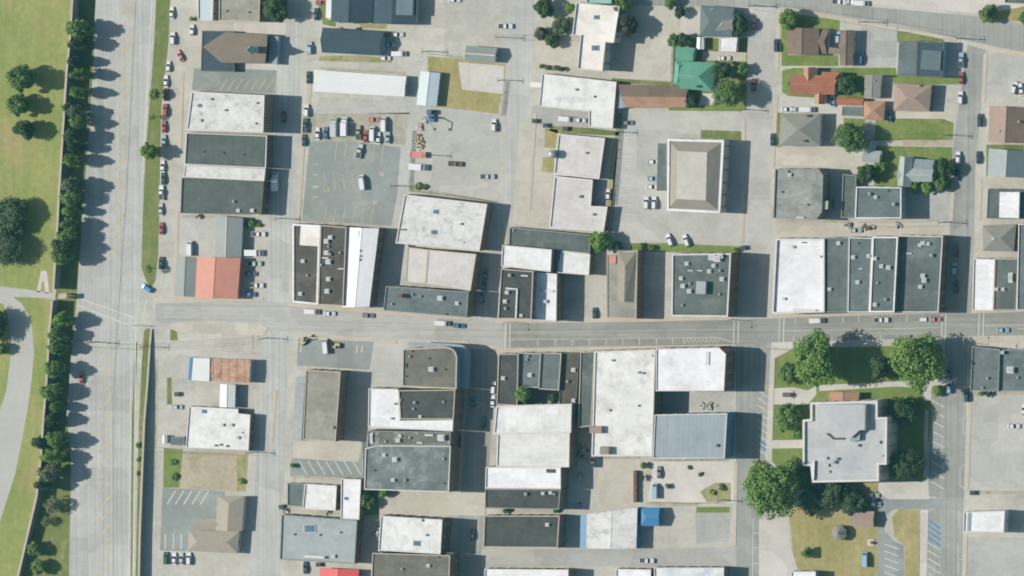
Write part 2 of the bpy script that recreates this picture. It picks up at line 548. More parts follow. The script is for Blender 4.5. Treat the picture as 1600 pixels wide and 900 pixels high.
m = MB()
for x in (790, 797):
    stroke(m, x, 506, x - 1, 545, .3, .014)
for x in (1147, 1154):
    stroke(m, x, 502, x - 1, 537, .3, .014)
for x in (1218, 1225):
    stroke(m, x, 498, x - 1, 534, .3, .014)
for x in (1472, 1478, 1530, 1537):
    stroke(m, x, 490, x - 1, 526, .3, .014)
for x in (840, 868, 894, 921, 947, 973, 999, 1026, 1051, 1068):
    stroke(m, x, 530.5 - (x - 840) * .011, x, 540.5 - (x - 840) * .011, .22, .014)
stroke(m, 797, 531, 1068, 528, .12, .014)
for i in range(9):
    stroke(m, 1070 + i * 6.2, 536, 1076 + i * 6.2, 527, .2, .014)
for a in ((1068, 528, 1120, 527), (1120, 527, 1146, 535)):
    stroke(m, *a, .2, .014)
for x in (1243, 1268, 1292, 1317, 1342, 1367, 1392, 1417, 1442):
    stroke(m, x, 497 - (x - 1243) * .03, x, 507 - (x - 1243) * .03, .22, .014)
for x in (1240, 1252, 1276, 1300, 1326, 1350, 1376, 1402, 1430):
    stroke(m, x, 526 - (x - 1240) * .02, x, 533 - (x - 1240) * .02, .22, .014)
stroke(m, 1228, 517, 1470, 512, .14, .014)
stroke(m, 800, 519, 1146, 515, .12, .014)
stroke(m, 1540, 509, 1640, 506, .12, .014)
stroke(m, 1590, 514, 1640, 512, .2, .014)
tag(m.obj('parking_bay_marks', M_paint), kind='structure')


M_bay = surf('worn_bay_asphalt', (148, 149, 141), .07, .06, .06, ((128, 129, 124), .7, .2), patch=(.12, .06))
sheet('parking_bay', [(800, 531.5), (1068, 528.5), (1068, 537.5), (800, 541.5)], 3, M_bay)
sheet('parking_bay', [(1240, 497), (1470, 490.5), (1470, 500), (1240, 507)], 3, M_bay)
sheet('parking_bay', [(1236, 527), (1470, 521.5), (1470, 528), (1236, 534)], 3, M_bay)


def kerbed(pts, mat=None, hgt=.13):
    m = MB()
    p = ccw([tuple(G(x, y).xy) for x, y in pts])
    m.prism(p, -.02, hgt, bottom=False)
    return tag(m.obj('pavement', mat or M_walk), kind='structure')


kerbed([(452, 473), (540, 480), (600, 486), (735, 496), (735, 500), (600, 491), (540, 486), (452, 479)])
kerbed([(776, 498), (1000, 497), (1145, 494), (1145, 499), (1000, 503), (795, 505), (776, 505)])
kerbed([(1204, 490), (1400, 486), (1472, 485), (1472, 489), (1400, 491), (1217, 496), (1204, 497)])
kerbed([(1518, 485), (1660, 482), (1660, 486), (1530, 489), (1518, 490)])
kerbed([(776, 544), (1000, 541), (1140, 538), (1140, 544), (1000, 546), (776, 553)])
kerbed([(1516, 527), (1660, 524), (1660, 532), (1516, 536)])
kerbed([(272, 463), (412, 464), (412, 470), (276, 470), (270, 466)])
kerbed([(268, 505), (300, 502), (405, 505), (418, 512), (413, 524), (280, 520), (264, 512)], M_tanpad)
kerbed([(620, 536), (730, 532), (738, 541), (720, 541), (628, 543)], M_tanpad)
kerbed([(466, 521), (620, 531), (620, 537), (582, 534), (466, 528)])
kerbed([(1205, 535), (1240, 534), (1240, 544), (1211, 560), (1207, 690), (1199, 690)], M_pad)

def walk(line, w=1.5, mat=None):
    m = MB()
    P = [G(x, y).xy for x, y in line]
    for a, b in zip(P, P[1:]):
        d = (b - a).normalized()
        n = Vector((-d.y, d.x)) * (w / 2)
        m.prism([tuple(a - n), tuple(b - n), tuple(b + n), tuple(a + n)], -.02, .125, bottom=False)
    return tag(m.obj('pavement', mat or M_walk), kind='structure')


for ln in ([(285, 112), (281, 240)], [(277, 330), (273, 462)], [(484, 118), (480, 218)], [(473, 228), (466, 344)], [(1162, 186), (1159, 380)], [(1218, 14), (1214, 110)], [(1213, 150), (1207, 262)], [(1489, 300), (1486, 345)],
           [(1540, 84), (1536, 160)], [(1532, 280), (1529, 344)], [(1515, 622), (1511, 764)], [(1509, 836), (1506, 930)], [(1150, 722), (1147, 852)], [(722, 676), (718, 770)], [(792, 332), (789, 382)], [(836, 176), (826, 330)], [(458, 746), (450, 800)], [(1448, 640), (1446, 746)],
           [(1226, 16), (1310, 28), (1402, 44)], [(1404, 44), (1500, 64)], [(1546, 78), (1640, 90)], [(392, 520), (392, 545)], [(430, 610), (424, 690)]):
    walk(ln)

# parking lots and yards
LOT = lambda pts, mat=M_lot, lay=3, name='parking_lot': sheet(name, pts, lay, mat)
LOT([(303, 107), (432, 109), (431, 146), (300, 141)])
m = MB()
for i in range(8):
    stroke(m, 344 + i * 12, 141, 355 + i * 12, 124, .3, .018)
tag(m.obj('parking_bay_marks', M_painty), kind='structure')
LOT([(484, 221), (560, 222), (626, 230), (621, 300), (612, 352), (472, 346), (478, 280)])
m = MB()
for i in range(6):
    stroke(m, 527 + i * 14.5, 222 + i, 523 + i * 14.5, 250 + i, .35, .018)
for i in range(5):
    stroke(m, 506 + i * 14.5, 271, 510 + i * 14.5, 297, .35, .018)
for i in range(6):
    stroke(m, 506 + i * 14.5, 345 + i, 511 + i * 14.5, 320 + i, .35, .018)
for y in (257, 273, 292, 308):
    stroke(m, 488, y, 497, y, .8, .018)
for x, y in ((596, 272), (586, 316), (510, 296)):
    stroke(m, x - 4, y, x + 4, y, 1.6, .018)
tag(m.obj('parking_bay_marks', M_paintf), kind='structure')
sheet('weedy_yard', [(484, 178), (640, 176), (632, 226), (560, 222), (486, 221)], 2, M_gweed)
sheet('yard', [(500, 152), (650, 158), (640, 178), (492, 176)], 2, M_lot3)
sheet('yard', [(652, 172), (700, 168), (783, 182), (776, 318), (640, 300), (645, 240)], 2, M_lot3)
sheet('dry_lawn', [(668, 88), (728, 92), (790, 100), (785, 179), (696, 168), (670, 166)], 2, M_dry)
sheet('concrete_pad', [(716, 97), (788, 103), (786, 147), (722, 140)], 3, M_pad)
sheet('yard', [(656, -40), (795, -40), (788, 98), (728, 91), (668, 87)], 2, M_ground)
sheet('grass_strip', [(500, 88), (560, 86), (612, 92), (612, 98), (560, 97), (498, 95)], 2, M_weed)
sheet('grass_strip', [(497, 8), (512, 8), (512, 30), (526, 36), (524, 42), (505, 38)], 2, M_lawn)
sheet('grass_strip', [(562, 37), (605, 38), (604, 45), (562, 44)], 2, M_dry)
sheet('concrete_pad', [(366, 35), (447, 35), (446, 56), (366, 52)], 2, M_pad)
sheet('concrete_pad', [(366, 98), (433, 101), (433, 110), (366, 107)], 4, M_pad)
sheet('yard', [(288, 48), (318, 48), (315, 112), (303, 112), (295, 140), (285, 140)], 2, M_tanpad)
sheet('yard', [(284, 338), (337, 338), (336, 402), (276, 400)], 2, M_lot3)
sheet('yard', [(600, 382), (668, 388), (664, 445), (600, 445)], 2, M_lot3)
# around the two long pale buildings beside the middle street
LOT([(832, 165), (922, 176), (922, 200), (828, 195)], M_lot2)
sheet('grass_strip', [(862, 192), (968, 206), (968, 212), (870, 208), (858, 204)], 2, M_verge)
sheet('dry_lawn', [(852, 200), (872, 203), (868, 232), (850, 230)], 2, M_dry)
sheet('dry_lawn', [(848, 246), (866, 246), (866, 270), (847, 268)], 2, M_dry)
sheet('concrete_pad', [(812, 190), (850, 196), (846, 270), (864, 272), (856, 354), (800, 350)], 2, M_tanpad)
sheet('grass_strip', [(966, 176), (972, 176), (964, 262), (960, 322), (948, 322), (953, 262)], 2, M_dry)
sheet('yard', [(836, 62), (905, 66), (902, 106), (838, 98)], 2, M_tanpad)
sheet('concrete_pad', [(990, 8), (1062, 10), (1052, 125), (944, 122), (946, 70)], 1, M_tanpad)
sheet('grass_strip', [(956, 122), (1050, 128), (1050, 134), (956, 130)], 2, M_verge)
LOT([(972, 176), (1165, 174), (1160, 384), (950, 372), (960, 262)], M_lot3, 2)
m = MB()
for i in range(9):
    stroke(m, 966, 215 + i * 15, 990, 215 + i * 15, .14, .014)
tag(m.obj('parking_bay_marks', M_paint), kind='structure')
sheet('grass_strip', [(986, 380), (1040, 380), (1158, 385), (1156, 396), (1046, 394), (984, 392)], 3, M_lawn)
sheet('grass_strip', [(1095, 203), (1160, 205), (1158, 219), (1095, 216)], 3, M_verge)
sheet('grass_strip', [(1045, 166), (1160, 168), (1160, 174), (1045, 173)], 3, M_lawn)
sheet('concrete_pad', [(1064, 18), (1096, 18), (1094, 56), (1062, 52)], 3, M_pad)
sheet('yard', [(1053, 60), (1168, 60), (1166, 172), (1050, 170)], 2, M_verge)
sheet('drive', [(1098, 80), (1166, 82), (1166, 96), (1098, 94)], 3, M_tanpad)
sheet('concrete_pad', [(1096, 146), (1120, 146), (1120, 164), (1092, 164)], 3, M_pad)
# house lots beyond
sheet('lawn', [(1222, 20), (1312, 30), (1312, 46), (1230, 46), (1222, 40)], 2, M_lawn)
sheet('lawn', [(1221, 40), (1233, 44), (1231, 86), (1310, 86), (1310, 103), (1221, 103)], 2, M_lawn)
sheet('lawn', [(1222, 110), (1240, 106), (1400, 106), (1402, 120), (1352, 120), (1352, 158), (1232, 150), (1222, 144)], 2, M_lawn)
LOT([(1346, 43), (1402, 47), (1400, 106), (1342, 104)], M_lot2)
sheet('lawn', [(1401, 48), (1475, 58), (1475, 66), (1402, 66)], 2, M_verge)
sheet('lawn', [(1396, 118), (1500, 120), (1498, 132), (1396, 132)], 2, M_lawn)
sheet('lawn', [(1368, 186), (1470, 184), (1490, 192), (1489, 218), (1366, 220)], 2, M_lawn)
sheet('drive', [(1400, 175), (1492, 175), (1490, 186), (1400, 185)], 3, M_tanpad)
sheet('lawn', [(1366, 228), (1488, 230), (1486, 295), (1366, 292)], 2, M_lawn)
sheet('path', [(1410, 218), (1488, 218), (1487, 228), (1410, 228)], 3, M_dirt)
sheet('drive', [(1206, 230), (1330, 232), (1350, 238), (1348, 262), (1206, 258)], 2, M_tanpad)
sheet('lawn', [(1214, 176), (1224, 176), (1222, 230), (1214, 230)], 3, M_verge)
sheet('lawn', [(1318, 184), (1352, 186), (1350, 198), (1318, 198)], 3, M_lawn)
LOT([(1448, 297), (1487, 297), (1485, 345), (1448, 345)], M_lot2)
sheet('lane', [(1206, 343), (1410, 345), (1484, 342), (1484, 368), (1206, 370)], 2, M_tanpad)
sheet('lawn', [(1540, 0), (1660, 0), (1660, 38), (1545, 30)], 1, M_dry)
LOT([(1542, 82), (1660, 98), (1660, 150), (1540, 148)], M_lot3)
sheet('lawn', [(1541, 226), (1600, 226), (1600, 234), (1541, 276)], 1, M_verge)
sheet('drive', [(1538, 278), (1660, 278), (1660, 296), (1536, 296)], 2, M_tanpad)
# land beside the ramp wall
LOT([(466, 529), (584, 534), (577, 578), (464, 571)])
sheet('yard', [(584, 534), (630, 538), (628, 606), (577, 606)], 2, M_lot3)
LOT([(456, 716), (560, 722), (566, 690), (576, 690), (572, 752), (453, 744)])
m = MB()
for i in range(7):
    stroke(m, 467 + i * 14, 720, 480 + i * 14, 742, .3, .018)
for a in ((470, 540, 470, 550), (558, 539, 557, 551), (566, 540, 565, 551)):
    stroke(m, *a, .4, .018)
tag(m.obj('parking_bay_marks', M_paint), kind='structure')
sheet('yard', [(458, 690), (560, 690), (562, 708), (540, 720), (458, 714)], 2, M_tanpad)
sheet('bare_lot', [(282, 704), (388, 706), (384, 768), (276, 764)], 2, M_dirt)
sheet('weedy_verge', [(256, 700), (286, 702), (280, 762), (255, 762)], 3, M_lawn)
sheet('weedy_verge', [(370, 712), (388, 712), (384, 768), (370, 768)], 3, M_weed)
LOT([(254, 762), (352, 768), (346, 830), (300, 862), (250, 860)])
m = MB()
for i in range(5):
    stroke(m, 261 + i * 13, 788, 274 + i * 13, 767, .35, .018)
for x in (258, 271, 283):
    stroke(m, x, 834, x, 858, .35, .018)
tag(m.obj('parking_bay_marks', M_paint), kind='structure')
sheet('weedy_verge', [(261, 590), (268, 590), (269, 632), (261, 632)], 2, M_verge)
sheet('weedy_verge', [(266, 515), (276, 515), (278, 532), (266, 532)], 3, M_verge)
sheet('yard', [(590, 768), (722, 770), (758, 770), (757, 806), (590, 802)], 2, M_tanpad)
sheet('overgrown_corner', [(562, 766), (590, 766), (592, 804), (562, 806)], 3, M_lawn)
# yards by the blue roof
sheet('yard', [(936, 714), (1000, 714), (998, 792), (936, 800)], 2, M_tanpad)
sheet('concrete_pad', [(1022, 718), (1150, 718), (1148, 785), (1012, 785)], 2, surf('white_concrete', (212, 208, 200), .06, .06, .05, ((190, 186, 176), .6, .1), crack=.08, patch=(.06, .04)))
LOT([(1086, 800), (1142, 796), (1140, 845), (1088, 850)], M_lot2)
sheet('weedy_verge', [(1088, 792), (1140, 792), (1140, 801), (1088, 801)], 4, M_lawn)
sheet('weedy_verge', [(1094, 768), (1118, 754), (1142, 754), (1142, 784), (1104, 784)], 3, M_weed)
sheet('yard', [(1026, 612), (1149, 612), (1149, 648), (1026, 648)], 2, M_lot3)
# courthouse grounds
sheet('courthouse_lawn', [(1211, 560), (1240, 545), (1470, 538), (1474, 560), (1470, 610), (1462, 612), (1450, 700), (1448, 752), (1232, 752), (1206, 720), (1208, 640)], 2, M_lawn)
sheet('path', [(1206, 607), (1240, 605), (1262, 610), (1275, 603), (1276, 616), (1262, 632), (1206, 632)], 3, M_pad)
sheet('path', [(1198, 688), (1256, 687), (1256, 700), (1198, 701)], 3, M_pad)
sheet('path', [(1280, 602), (1400, 596), (1482, 592), (1482, 602), (1456, 604), (1455, 626), (1443, 626), (1443, 606), (1400, 604), (1280, 611)], 3, M_pad)
sheet('path', [(1374, 752), (1388, 756), (1392, 770), (1438, 772), (1440, 750), (1450, 750), (1452, 780), (1388, 780), (1372, 768)], 4, M_pad)
sheet('service_drive', [(1376, 760), (1384, 772), (1400, 780), (1474, 778), (1474, 796), (1396, 796), (1384, 806), (1382, 830), (1398, 846), (1412, 852), (1414, 945), (1370, 945), (1372, 800)], 3, M_lot)
sheet('memorial_lawn', [(1232, 798), (1300, 752), (1372, 752), (1372, 900), (1372, 945), (1250, 945), (1240, 868)], 2, M_dry)
sheet('plaza', [(1186, 812), (1232, 798), (1234, 850), (1246, 888), (1252, 945), (1186, 945)], 3, M_pad)
sheet('lawn', [(1394, 808), (1404, 796), (1438, 797), (1436, 945), (1414, 945), (1413, 852), (1398, 840)], 4, M_dry)
sheet('path', [(1438, 797), (1450, 797), (1447, 945), (1435, 945)], 4, M_pad)
LOT([(1450, 797), (1472, 796), (1468, 945), (1447, 945)], M_roadv, 4)
LOT([(1456, 615), (1478, 615), (1476, 776), (1450, 776)], M_roadv, 3)
m = MB()
for i in range(9):
    stroke(m, 1456, 625 + i * 16, 1475, 636 + i * 16, .28, .022)
for i in range(6):
    stroke(m, 1450, 848 + i * 12, 1469, 860 + i * 12, .28, .022)
for i in range(6):
    stroke(m, 1382, 850 + i * 11, 1404, 858 + i * 11, .28, .022)
for i in range(9):
    stroke(m, 1184, 610 + i * 11.5, 1200, 621 + i * 11.5, .28, .022)
for y in (632, 654, 676, 698):
    stroke(m, 1507, y, 1515, y, .2, .022)
stroke(m, 1507, 628, 1505, 682, .2, .022)
for a in ((1500, 732, 1500, 758), (1500, 732, 1508, 726), (1500, 758, 1508, 764), (1498, 798, 1498, 824), (1497, 848, 1497, 900), (1497, 874, 1508, 874), (1177, 810, 1176, 900), (1188, 810, 1187, 900)):
    stroke(m, *a, .22, .022)
for y in (833, 856, 880):
    stroke(m, 1177, y, 1187, y, .2, .022)
tag(m.obj('parking_bay_marks', M_paint), kind='structure')
m = MB()
for i in range(4):
    stroke(m, 1450, 812 + i * 9, 1470, 826 + i * 9, .8, .024)
for i in range(2):
    stroke(m, 1187, 688 + i * 7, 1197, 696 + i * 7, .8, .024)
tag(m.obj('accessible_bay_marks', M_paintb), kind='structure')
LOT([(1520, 618), (1660, 618), (1660, 770), (1514, 770)], M_lot3)
LOT([(1512, 840), (1660, 840), (1660, 945), (1508, 945)], M_lot2)
sheet('yard', [(1300, -40), (1660, -40), (1660, -2), (1540, 22), (1430, 12), (1340, 4)], 3, M_pad)

for q in ([(640, 294), (700, 301), (776, 314), (776, 318), (640, 299)], [(284, 336), (334, 337), (334, 341), (284, 340)], [(486, 345), (610, 352), (610, 355), (486, 349)], [(956, 322), (962, 322), (954, 372), (949, 370)],
          [(1212, 342), (1330, 344), (1330, 348), (1212, 347)], [(458, 742), (560, 748), (560, 752), (458, 746)], [(1022, 716), (1140, 717), (1140, 721), (1022, 721)], [(936, 712), (1000, 713), (1000, 717), (936, 717)],
          [(1520, 612), (1640, 612), (1640, 617), (1520, 617)], [(1520, 766), (1640, 768), (1640, 773), (1520, 772)], [(782, 150), (790, 150), (784, 184), (778, 184)], [(486, 176), (500, 177), (498, 222), (485, 221)], [(1010, 784), (1090, 786), (1090, 791), (1010, 790)],
          [(500, 105), (634, 113), (634, 116), (500, 108)], [(242, 560), (247, 560), (244, 760), (240, 760)]):
    sheet('weedy_verge', q, 5, M_gweed)

# ------------------------------------------------------------------ buildings
FOOT = []       # (polygon, height) of every building, for party walls
WQUEUE = []     # window jobs


def window_mesh():
    m = MB()
    w, h = 1.1, 1.7
    m.box((0, 0.03, 0), (w - .2, .05, h - .2), mi=1)
    for x in (-w / 2 + .05, w / 2 - .05):
        m.box((x, .045, 0), (.1, .09, h), mi=0)
    for z in (-h / 2 + .05, h / 2 - .05, 0):
        m.box((0, .042, z), (w - .2, .084, .1), mi=0)
    return m.mesh('window', [M_frame, M_glass])


WMESH = window_mesh()


def unit_meshes():
    d = {}
    m = MB()
    m.box((0, 0, .5), (1.6, 1.3, 1.0))
    m.box((0, 0, 1.03), (1.2, .9, .06), mi=1)
    m.box((0, 0, .06), (1.9, 1.6, .12), mi=1)
    d['rooftop_unit'] = m.mesh('rooftop_unit', [M_unitW, M_unitG])
    m = MB()
    m.tube([(0, 0, 0), (0, 0, .7)], .3, .3, 10)
    m.tube([(0, 0, .7), (0, 0, .95)], .5, .18, 10)
    d['roof_vent'] = m.mesh('roof_vent', [M_unitG])
    m = MB()
    m.box((0, 0, .15), (1.9, 1.5, .3), mi=1)
    m.box((0, 0, .4), (1.6, 1.2, .2), mi=0, taper=.25)
    d['skylight'] = m.mesh('skylight', [M_sky, M_unitG])
    m = MB()
    m.box((0, 0, .8), (.9, .9, 1.6))
    m.box((0, 0, 1.66), (1.1, 1.1, .12))
    m.box((0, 0, 1.76), (.4, .4, .12), mi=1)
    d['chimney'] = m.mesh('chimney', [M_brick, M_unitD])
    m = MB()
    m.box((0, 0, .2), (.7, .7, .4))
    m.box((0, 0, .43), (.5, .5, .06))
    d['roof_hatch'] = m.mesh('roof_hatch', [M_unitD])
    m = MB()
    m.box((0, 0, .25), (3.4, .6, .5))
    m.box((1.4, 0, .55), (.6, .6, .3))
    d['air_duct'] = m.mesh('air_duct', [M_unitW])
    return d


UM = unit_meshes()
UK = {'u': 'rooftop_unit', 'v': 'roof_vent', 's': 'skylight', 'c': 'chimney', 'k': 'roof_hatch', 'd': 'air_duct'}


def add_units(root, units, z):
    for u in units:
        k, px, py = u[:3]
        s = u[3] if len(u) > 3 else 1.0
        sc3 = s if isinstance(s, tuple) else (s, s, s)
        p = G(px, py, z + .6) - root.location
        o = link(UK[k], UM[UK[k]], root, (p.x, p.y, z), rnd.uniform(-.04, .04), sc3)


NB = [0]


def flat(label, pts, h, roof, wall=None, cap=None, par=.45, units=(), name='commercial_building', cat='building', group=None, win=True, thick=.32, cut=None):
    """flat-roofed block: pts is the roof outline in photo pixels at parapet height h"""
    wall = wall or M_brickb
    NB[0] += 1
    h = h + (NB[0] % 9) * .013
    poly = ccw([tuple(G(x, y, h).xy) for x, y in pts])
    cx = sum(p[0] for p in poly) / len(poly)
    cy = sum(p[1] for p in poly) / len(poly)
    loc = (cx, cy, 0)
    root = empty(name, loc, label, cat, group)
    deck = h - par
    m = MB()
    m.prism(poly, 0, deck - .06, top=False, bottom=False)
    m.obj('wall', wall, root, loc)
    inn = inset(poly, thick)
    outp = inset(poly, -.05)
    m = MB()
    m.face([(x, y, deck) for x, y in inset(poly, thick - .03)])
    m.obj('roof', roof, root, loc)
    m = MB()
    n = len(poly)
    z0 = deck - .06
    for i in range(n):
        j = (i + 1) % n
        m.face([(*outp[i], z0), (*outp[j], z0), (*outp[j], h), (*outp[i], h)])
        m.face([(*outp[i], h), (*outp[j], h), (*inn[j], h), (*inn[i], h)])
        m.face([(*inn[i], h), (*inn[j], h), (*inn[j], z0), (*inn[i], z0)])
        m.face([(*inn[i], z0), (*inn[j], z0), (*outp[j], z0), (*outp[i], z0)])
    m.obj('parapet', cap or M_capT, root, loc)
    add_units(root, units, deck)
    FOOT.append((poly, h))
    if win:
        WQUEUE.append((root, poly, deck))
    return root


def windows():
    for root, poly, h in WQUEUE:
        cnt = 0
        n = len(poly)
        for i in range(n):
            a, b = Vector(poly[i]), Vector(poly[(i + 1) % n])
            d = b - a
            L = d.length
            if L < 3:
                continue
            d.normalize()
            nn = Vector((d.y, -d.x))
            if nn.x < -.5:
                continue
            floors = max(1, int((h - .4) / 3.4))
            k = max(1, int(L / 4.2))
            for q in range(k):
                p = a + d * (L * (q + .5) / k)
                t = p + nn * 1.5
                hide = 0
                for fp, fh in FOOT:
                    if fp is not poly and inside((t.x, t.y), fp):
                        hide = max(hide, fh)
                for fl in range(floors):
                    z = 1.9 + fl * (h - .5) / floors
                    if z - .9 < hide or z + 1.0 > h or cnt >= 60:
                        continue
                    link('window', WMESH, root, (p.x + nn.x * .01 - root.location.x, p.y + nn.y * .01 - root.location.y, z),
                         math.atan2(-nn.x, nn.y))
                    cnt += 1


def lerp(a, b, t):
    return (a[0] + (b[0] - a[0]) * t, a[1] + (b[1] - a[1]) * t)


def gable_parts(root, loc, quad, he, hr, ridge, roof, wall, hip=(0, 0), over=.35, roof2=None, z0=0.0, rpos=.5, nm=('wall', 'roof')):
    """quad: 4 world points TL TR BR BL. ridge 'h' runs from the left end to the right end, 'v' from the top end to the bottom end"""
    tl, tr, br, bl = quad
    if ridge == 'v':
        tl, tr, br, bl = bl, tl, tr, br
    # now the ridge runs from mid(tl, bl) to mid(tr, br)
    r0, r1 = lerp(tl, bl, rpos), lerp(tr, br, rpos)
    ra, rb = lerp(r0, r1, hip[0]), lerp(r1, r0, hip[1])
    m = MB()
    p = inset(ccw([tl, tr, br, bl]), over)
    m.prism(p, z0, he - .05, bottom=False, top=False)
    # gable ends close up to the ridge
    if not hip[0]:
        q0, q1 = lerp(tl, tr, .02), lerp(bl, br, .02)
        rr = lerp(r0, r1, .02)
        m.face([(*q0, he - .05), (*q1, he - .05), (*rr, hr - .12)])
    if not hip[1]:
        q0, q1 = lerp(tr, tl, .02), lerp(br, bl, .02)
        rr = lerp(r1, r0, .02)
        m.face([(*q0, he - .05), (*q1, he - .05), (*rr, hr - .12)])
    m.obj(nm[0], wall, root, loc)
    th = .16
    m = MB()
    T = lambda q, z: (q[0], q[1], z)
    for dz, mi in ((0, 0), (-th, 0)):
        m.face([T(tl, he + dz), T(tr, he + dz), T(rb, hr + dz), T(ra, hr + dz)], 0)
        m.face([T(br, he + dz), T(bl, he + dz), T(ra, hr + dz), T(rb, hr + dz)], 1)
        if hip[0]:
            m.face([T(bl, he + dz), T(tl, he + dz), T(ra, hr + dz)], 1 if dz == 0 else 0)
        if hip[1]:
            m.face([T(tr, he + dz), T(br, he + dz), T(rb, hr + dz)], 0)
    ring = [(tl, he), (tr, he)] + ([] if hip[1] else [(rb, hr)]) + [(br, he), (bl, he)] + ([] if hip[0] else [(ra, hr)])
    for i in range(len(ring)):
        (a, za), (b, zb) = ring[i], ring[(i + 1) % len(ring)]
        m.face([T(a, za), T(b, zb), T(b, zb - th), T(a, za - th)], 0)
    return m.obj(nm[1], [roof, roof2 or roof], root, loc), (ra, rb)


def gable(label, pts, he, hr, ridge, roof, wall=None, hip=(0, 0), roof2=None, name='house', cat='house', group=None, units=(), win=True, over=.35, rpos=.5, chim=None, cap=None):
    wall = wall or M_wood
    NB[0] += 1
    he += (NB[0] % 7) * .013
    quad = [tuple(G(x, y, he).xy) for x, y in pts]
    cx = sum(p[0] for p in quad) / 4
    cy = sum(p[1] for p in quad) / 4
    loc = (cx, cy, 0)
    root = empty(name, loc, label, cat, group)
    ro, (ra, rb) = gable_parts(root, loc, quad, he, hr, ridge, roof, wall, hip, over, roof2, rpos=rpos)
    m = MB()
    d = (Vector(rb) - Vector(ra))
    if d.length > 1:
        c = (Vector(ra) + Vector(rb)) / 2
        m.box((c.x, c.y, hr + .04), (d.length, .34, .12), math.atan2(d.y, d.x))
        m.obj('ridge_cap', cap or roof, ro, loc)
    for u in units:
        k, px, py = u[:3]
        s = u[3] if len(u) > 3 else 1.0
        z = u[4] if len(u) > 4 else (he + hr) / 2 - .25
        p = G(px, py, z + .5)
        link(UK[k], UM[UK[k]], ro, (p.x - cx, p.y - cy, z), 0, (s, s, s) if not isinstance(s, tuple) else s)
    poly = ccw(inset(ccw(quad), over))
    FOOT.append((poly, he))
    if win:
        WQUEUE.append((root, poly, he))
    return root


def wing(root, pts, he, hr, ridge, roof, wall=None, hip=(0, 0), roof2=None, over=.3, z0=0.0, nm=('wing_wall', 'wing_roof')):
    """a second roofed volume of the same house"""
    loc = tuple(root.location)
    quad = [tuple(G(x, y, he).xy) for x, y in pts]
    gable_parts(root, loc, quad, he, hr, ridge, roof, wall or M_wood, hip, over, roof2, z0=z0, nm=nm)
    FOOT.append((ccw(inset(ccw(quad), over)), he))


def block(root, pts, z0, z1, mat, top=None, nm='wing'):
    """a plain flat-topped volume that belongs to a building (lower wing, canopy, penthouse)"""
    loc = tuple(root.location)
    m = MB()
    p = ccw([tuple(G(x, y, z1).xy) for x, y in pts])
    m.prism(p, z0, z1, 0, bottom=True, mi_top=1)
    return m.obj(nm, [mat, top or mat], root, loc)

# ---- upper west side
flat('small pale blue flat roof cut off by the top edge', [(309, -30), (334, -30), (332, 32), (309, 31)], 4.2, M_metalb, M_wood, M_capW)
b = flat('wide grey-beige flat roof at the top edge behind a dark tree', [(343, -40), (407, -40), (405, 34), (342, 32)], 7.0, M_tanf, M_brickb, M_capT, units=[('k', 354, 17), ('k', 389, 19)])

# church: prow-pointed brown roof over a low navy-roofed skirt, teal steeple
r = flat('church with pointed brown roof, low navy wings and a small pale steeple', [(316, 48), (366, 49), (366, 112), (314, 111)], 3.2, M_navy, M_brick, M_navy and M_capD, par=.2, name='church', cat='church', win=False)
lc = tuple(r.location)
he, hr = 5.2, 8.2
A = lambda x, y, z: tuple(G(x, y, z).xy)
m = MB()
for dz in (0, -.2):
    m.face([(*A(317, 73, hr), hr + dz), (*A(352, 50, he), he + dz), (*A(418, 54, he), he + dz), (*A(417, 77, hr), hr + dz)])
    m.face([(*A(317, 73, hr), hr + dz), (*A(417, 77, hr), hr + dz), (*A(414, 99, he), he + dz), (*A(346, 98, he), he + dz)])
o = m.obj('nave_roof', M_shbrown, r, lc)
m = MB()
a1, a2, a3, a4, pw = A(354, 53, he), A(415, 56, he), A(412, 97, he), A(348, 96, he), A(326, 74, hr)
m.prism(ccw([a1, a2, a3, a4]), 0, he - .25, top=False)
m.face([(*a2, he - .25), (*a3, he - .25), (*A(413, 77, hr), hr - .3)])
m.face([(*a4, 3), (*a4, he - .25), (*pw, hr - .4), (*pw, 3)])
m.face([(*a1, 3), (*a1, he - .25), (*pw, hr - .4), (*pw, 3)])
m.obj('nave_wall', M_brick, r, lc)
block(r, [(421, 56), (435, 57), (433, 101), (420, 100)], 0, 3.4, M_stuccob, M_metalbg, 'entrance_porch')
c = G(393, 78, 12)
m = MB()
m.box((c.x, c.y, 8.6), (2.6, 2.6, 3.2))
m.obj('steeple_base', M_wood, r, lc)
m = MB()
m.box((c.x, c.y, 11.1), (2.2, 2.2, 1.9))
for sx in (-1, 1):
    m.box((c.x + sx * 1.12, c.y, 11.1), (.06, 1.2, 1.3), mi=1)
m.obj('belfry', [M_wood, M_unitD], r, lc)
m = MB()
m.tube([(c.x, c.y, 12.0), (c.x, c.y, 17.2)], 1.7, .06, 8)
m.obj('spire', M_tealp, r, lc)
m = MB()
m.box((c.x, c.y, 17.7), (.1, .1, 1.2))
m.box((c.x, c.y, 17.9), (.1, .7, .1))
m.obj('cross', M_steel, r, lc)

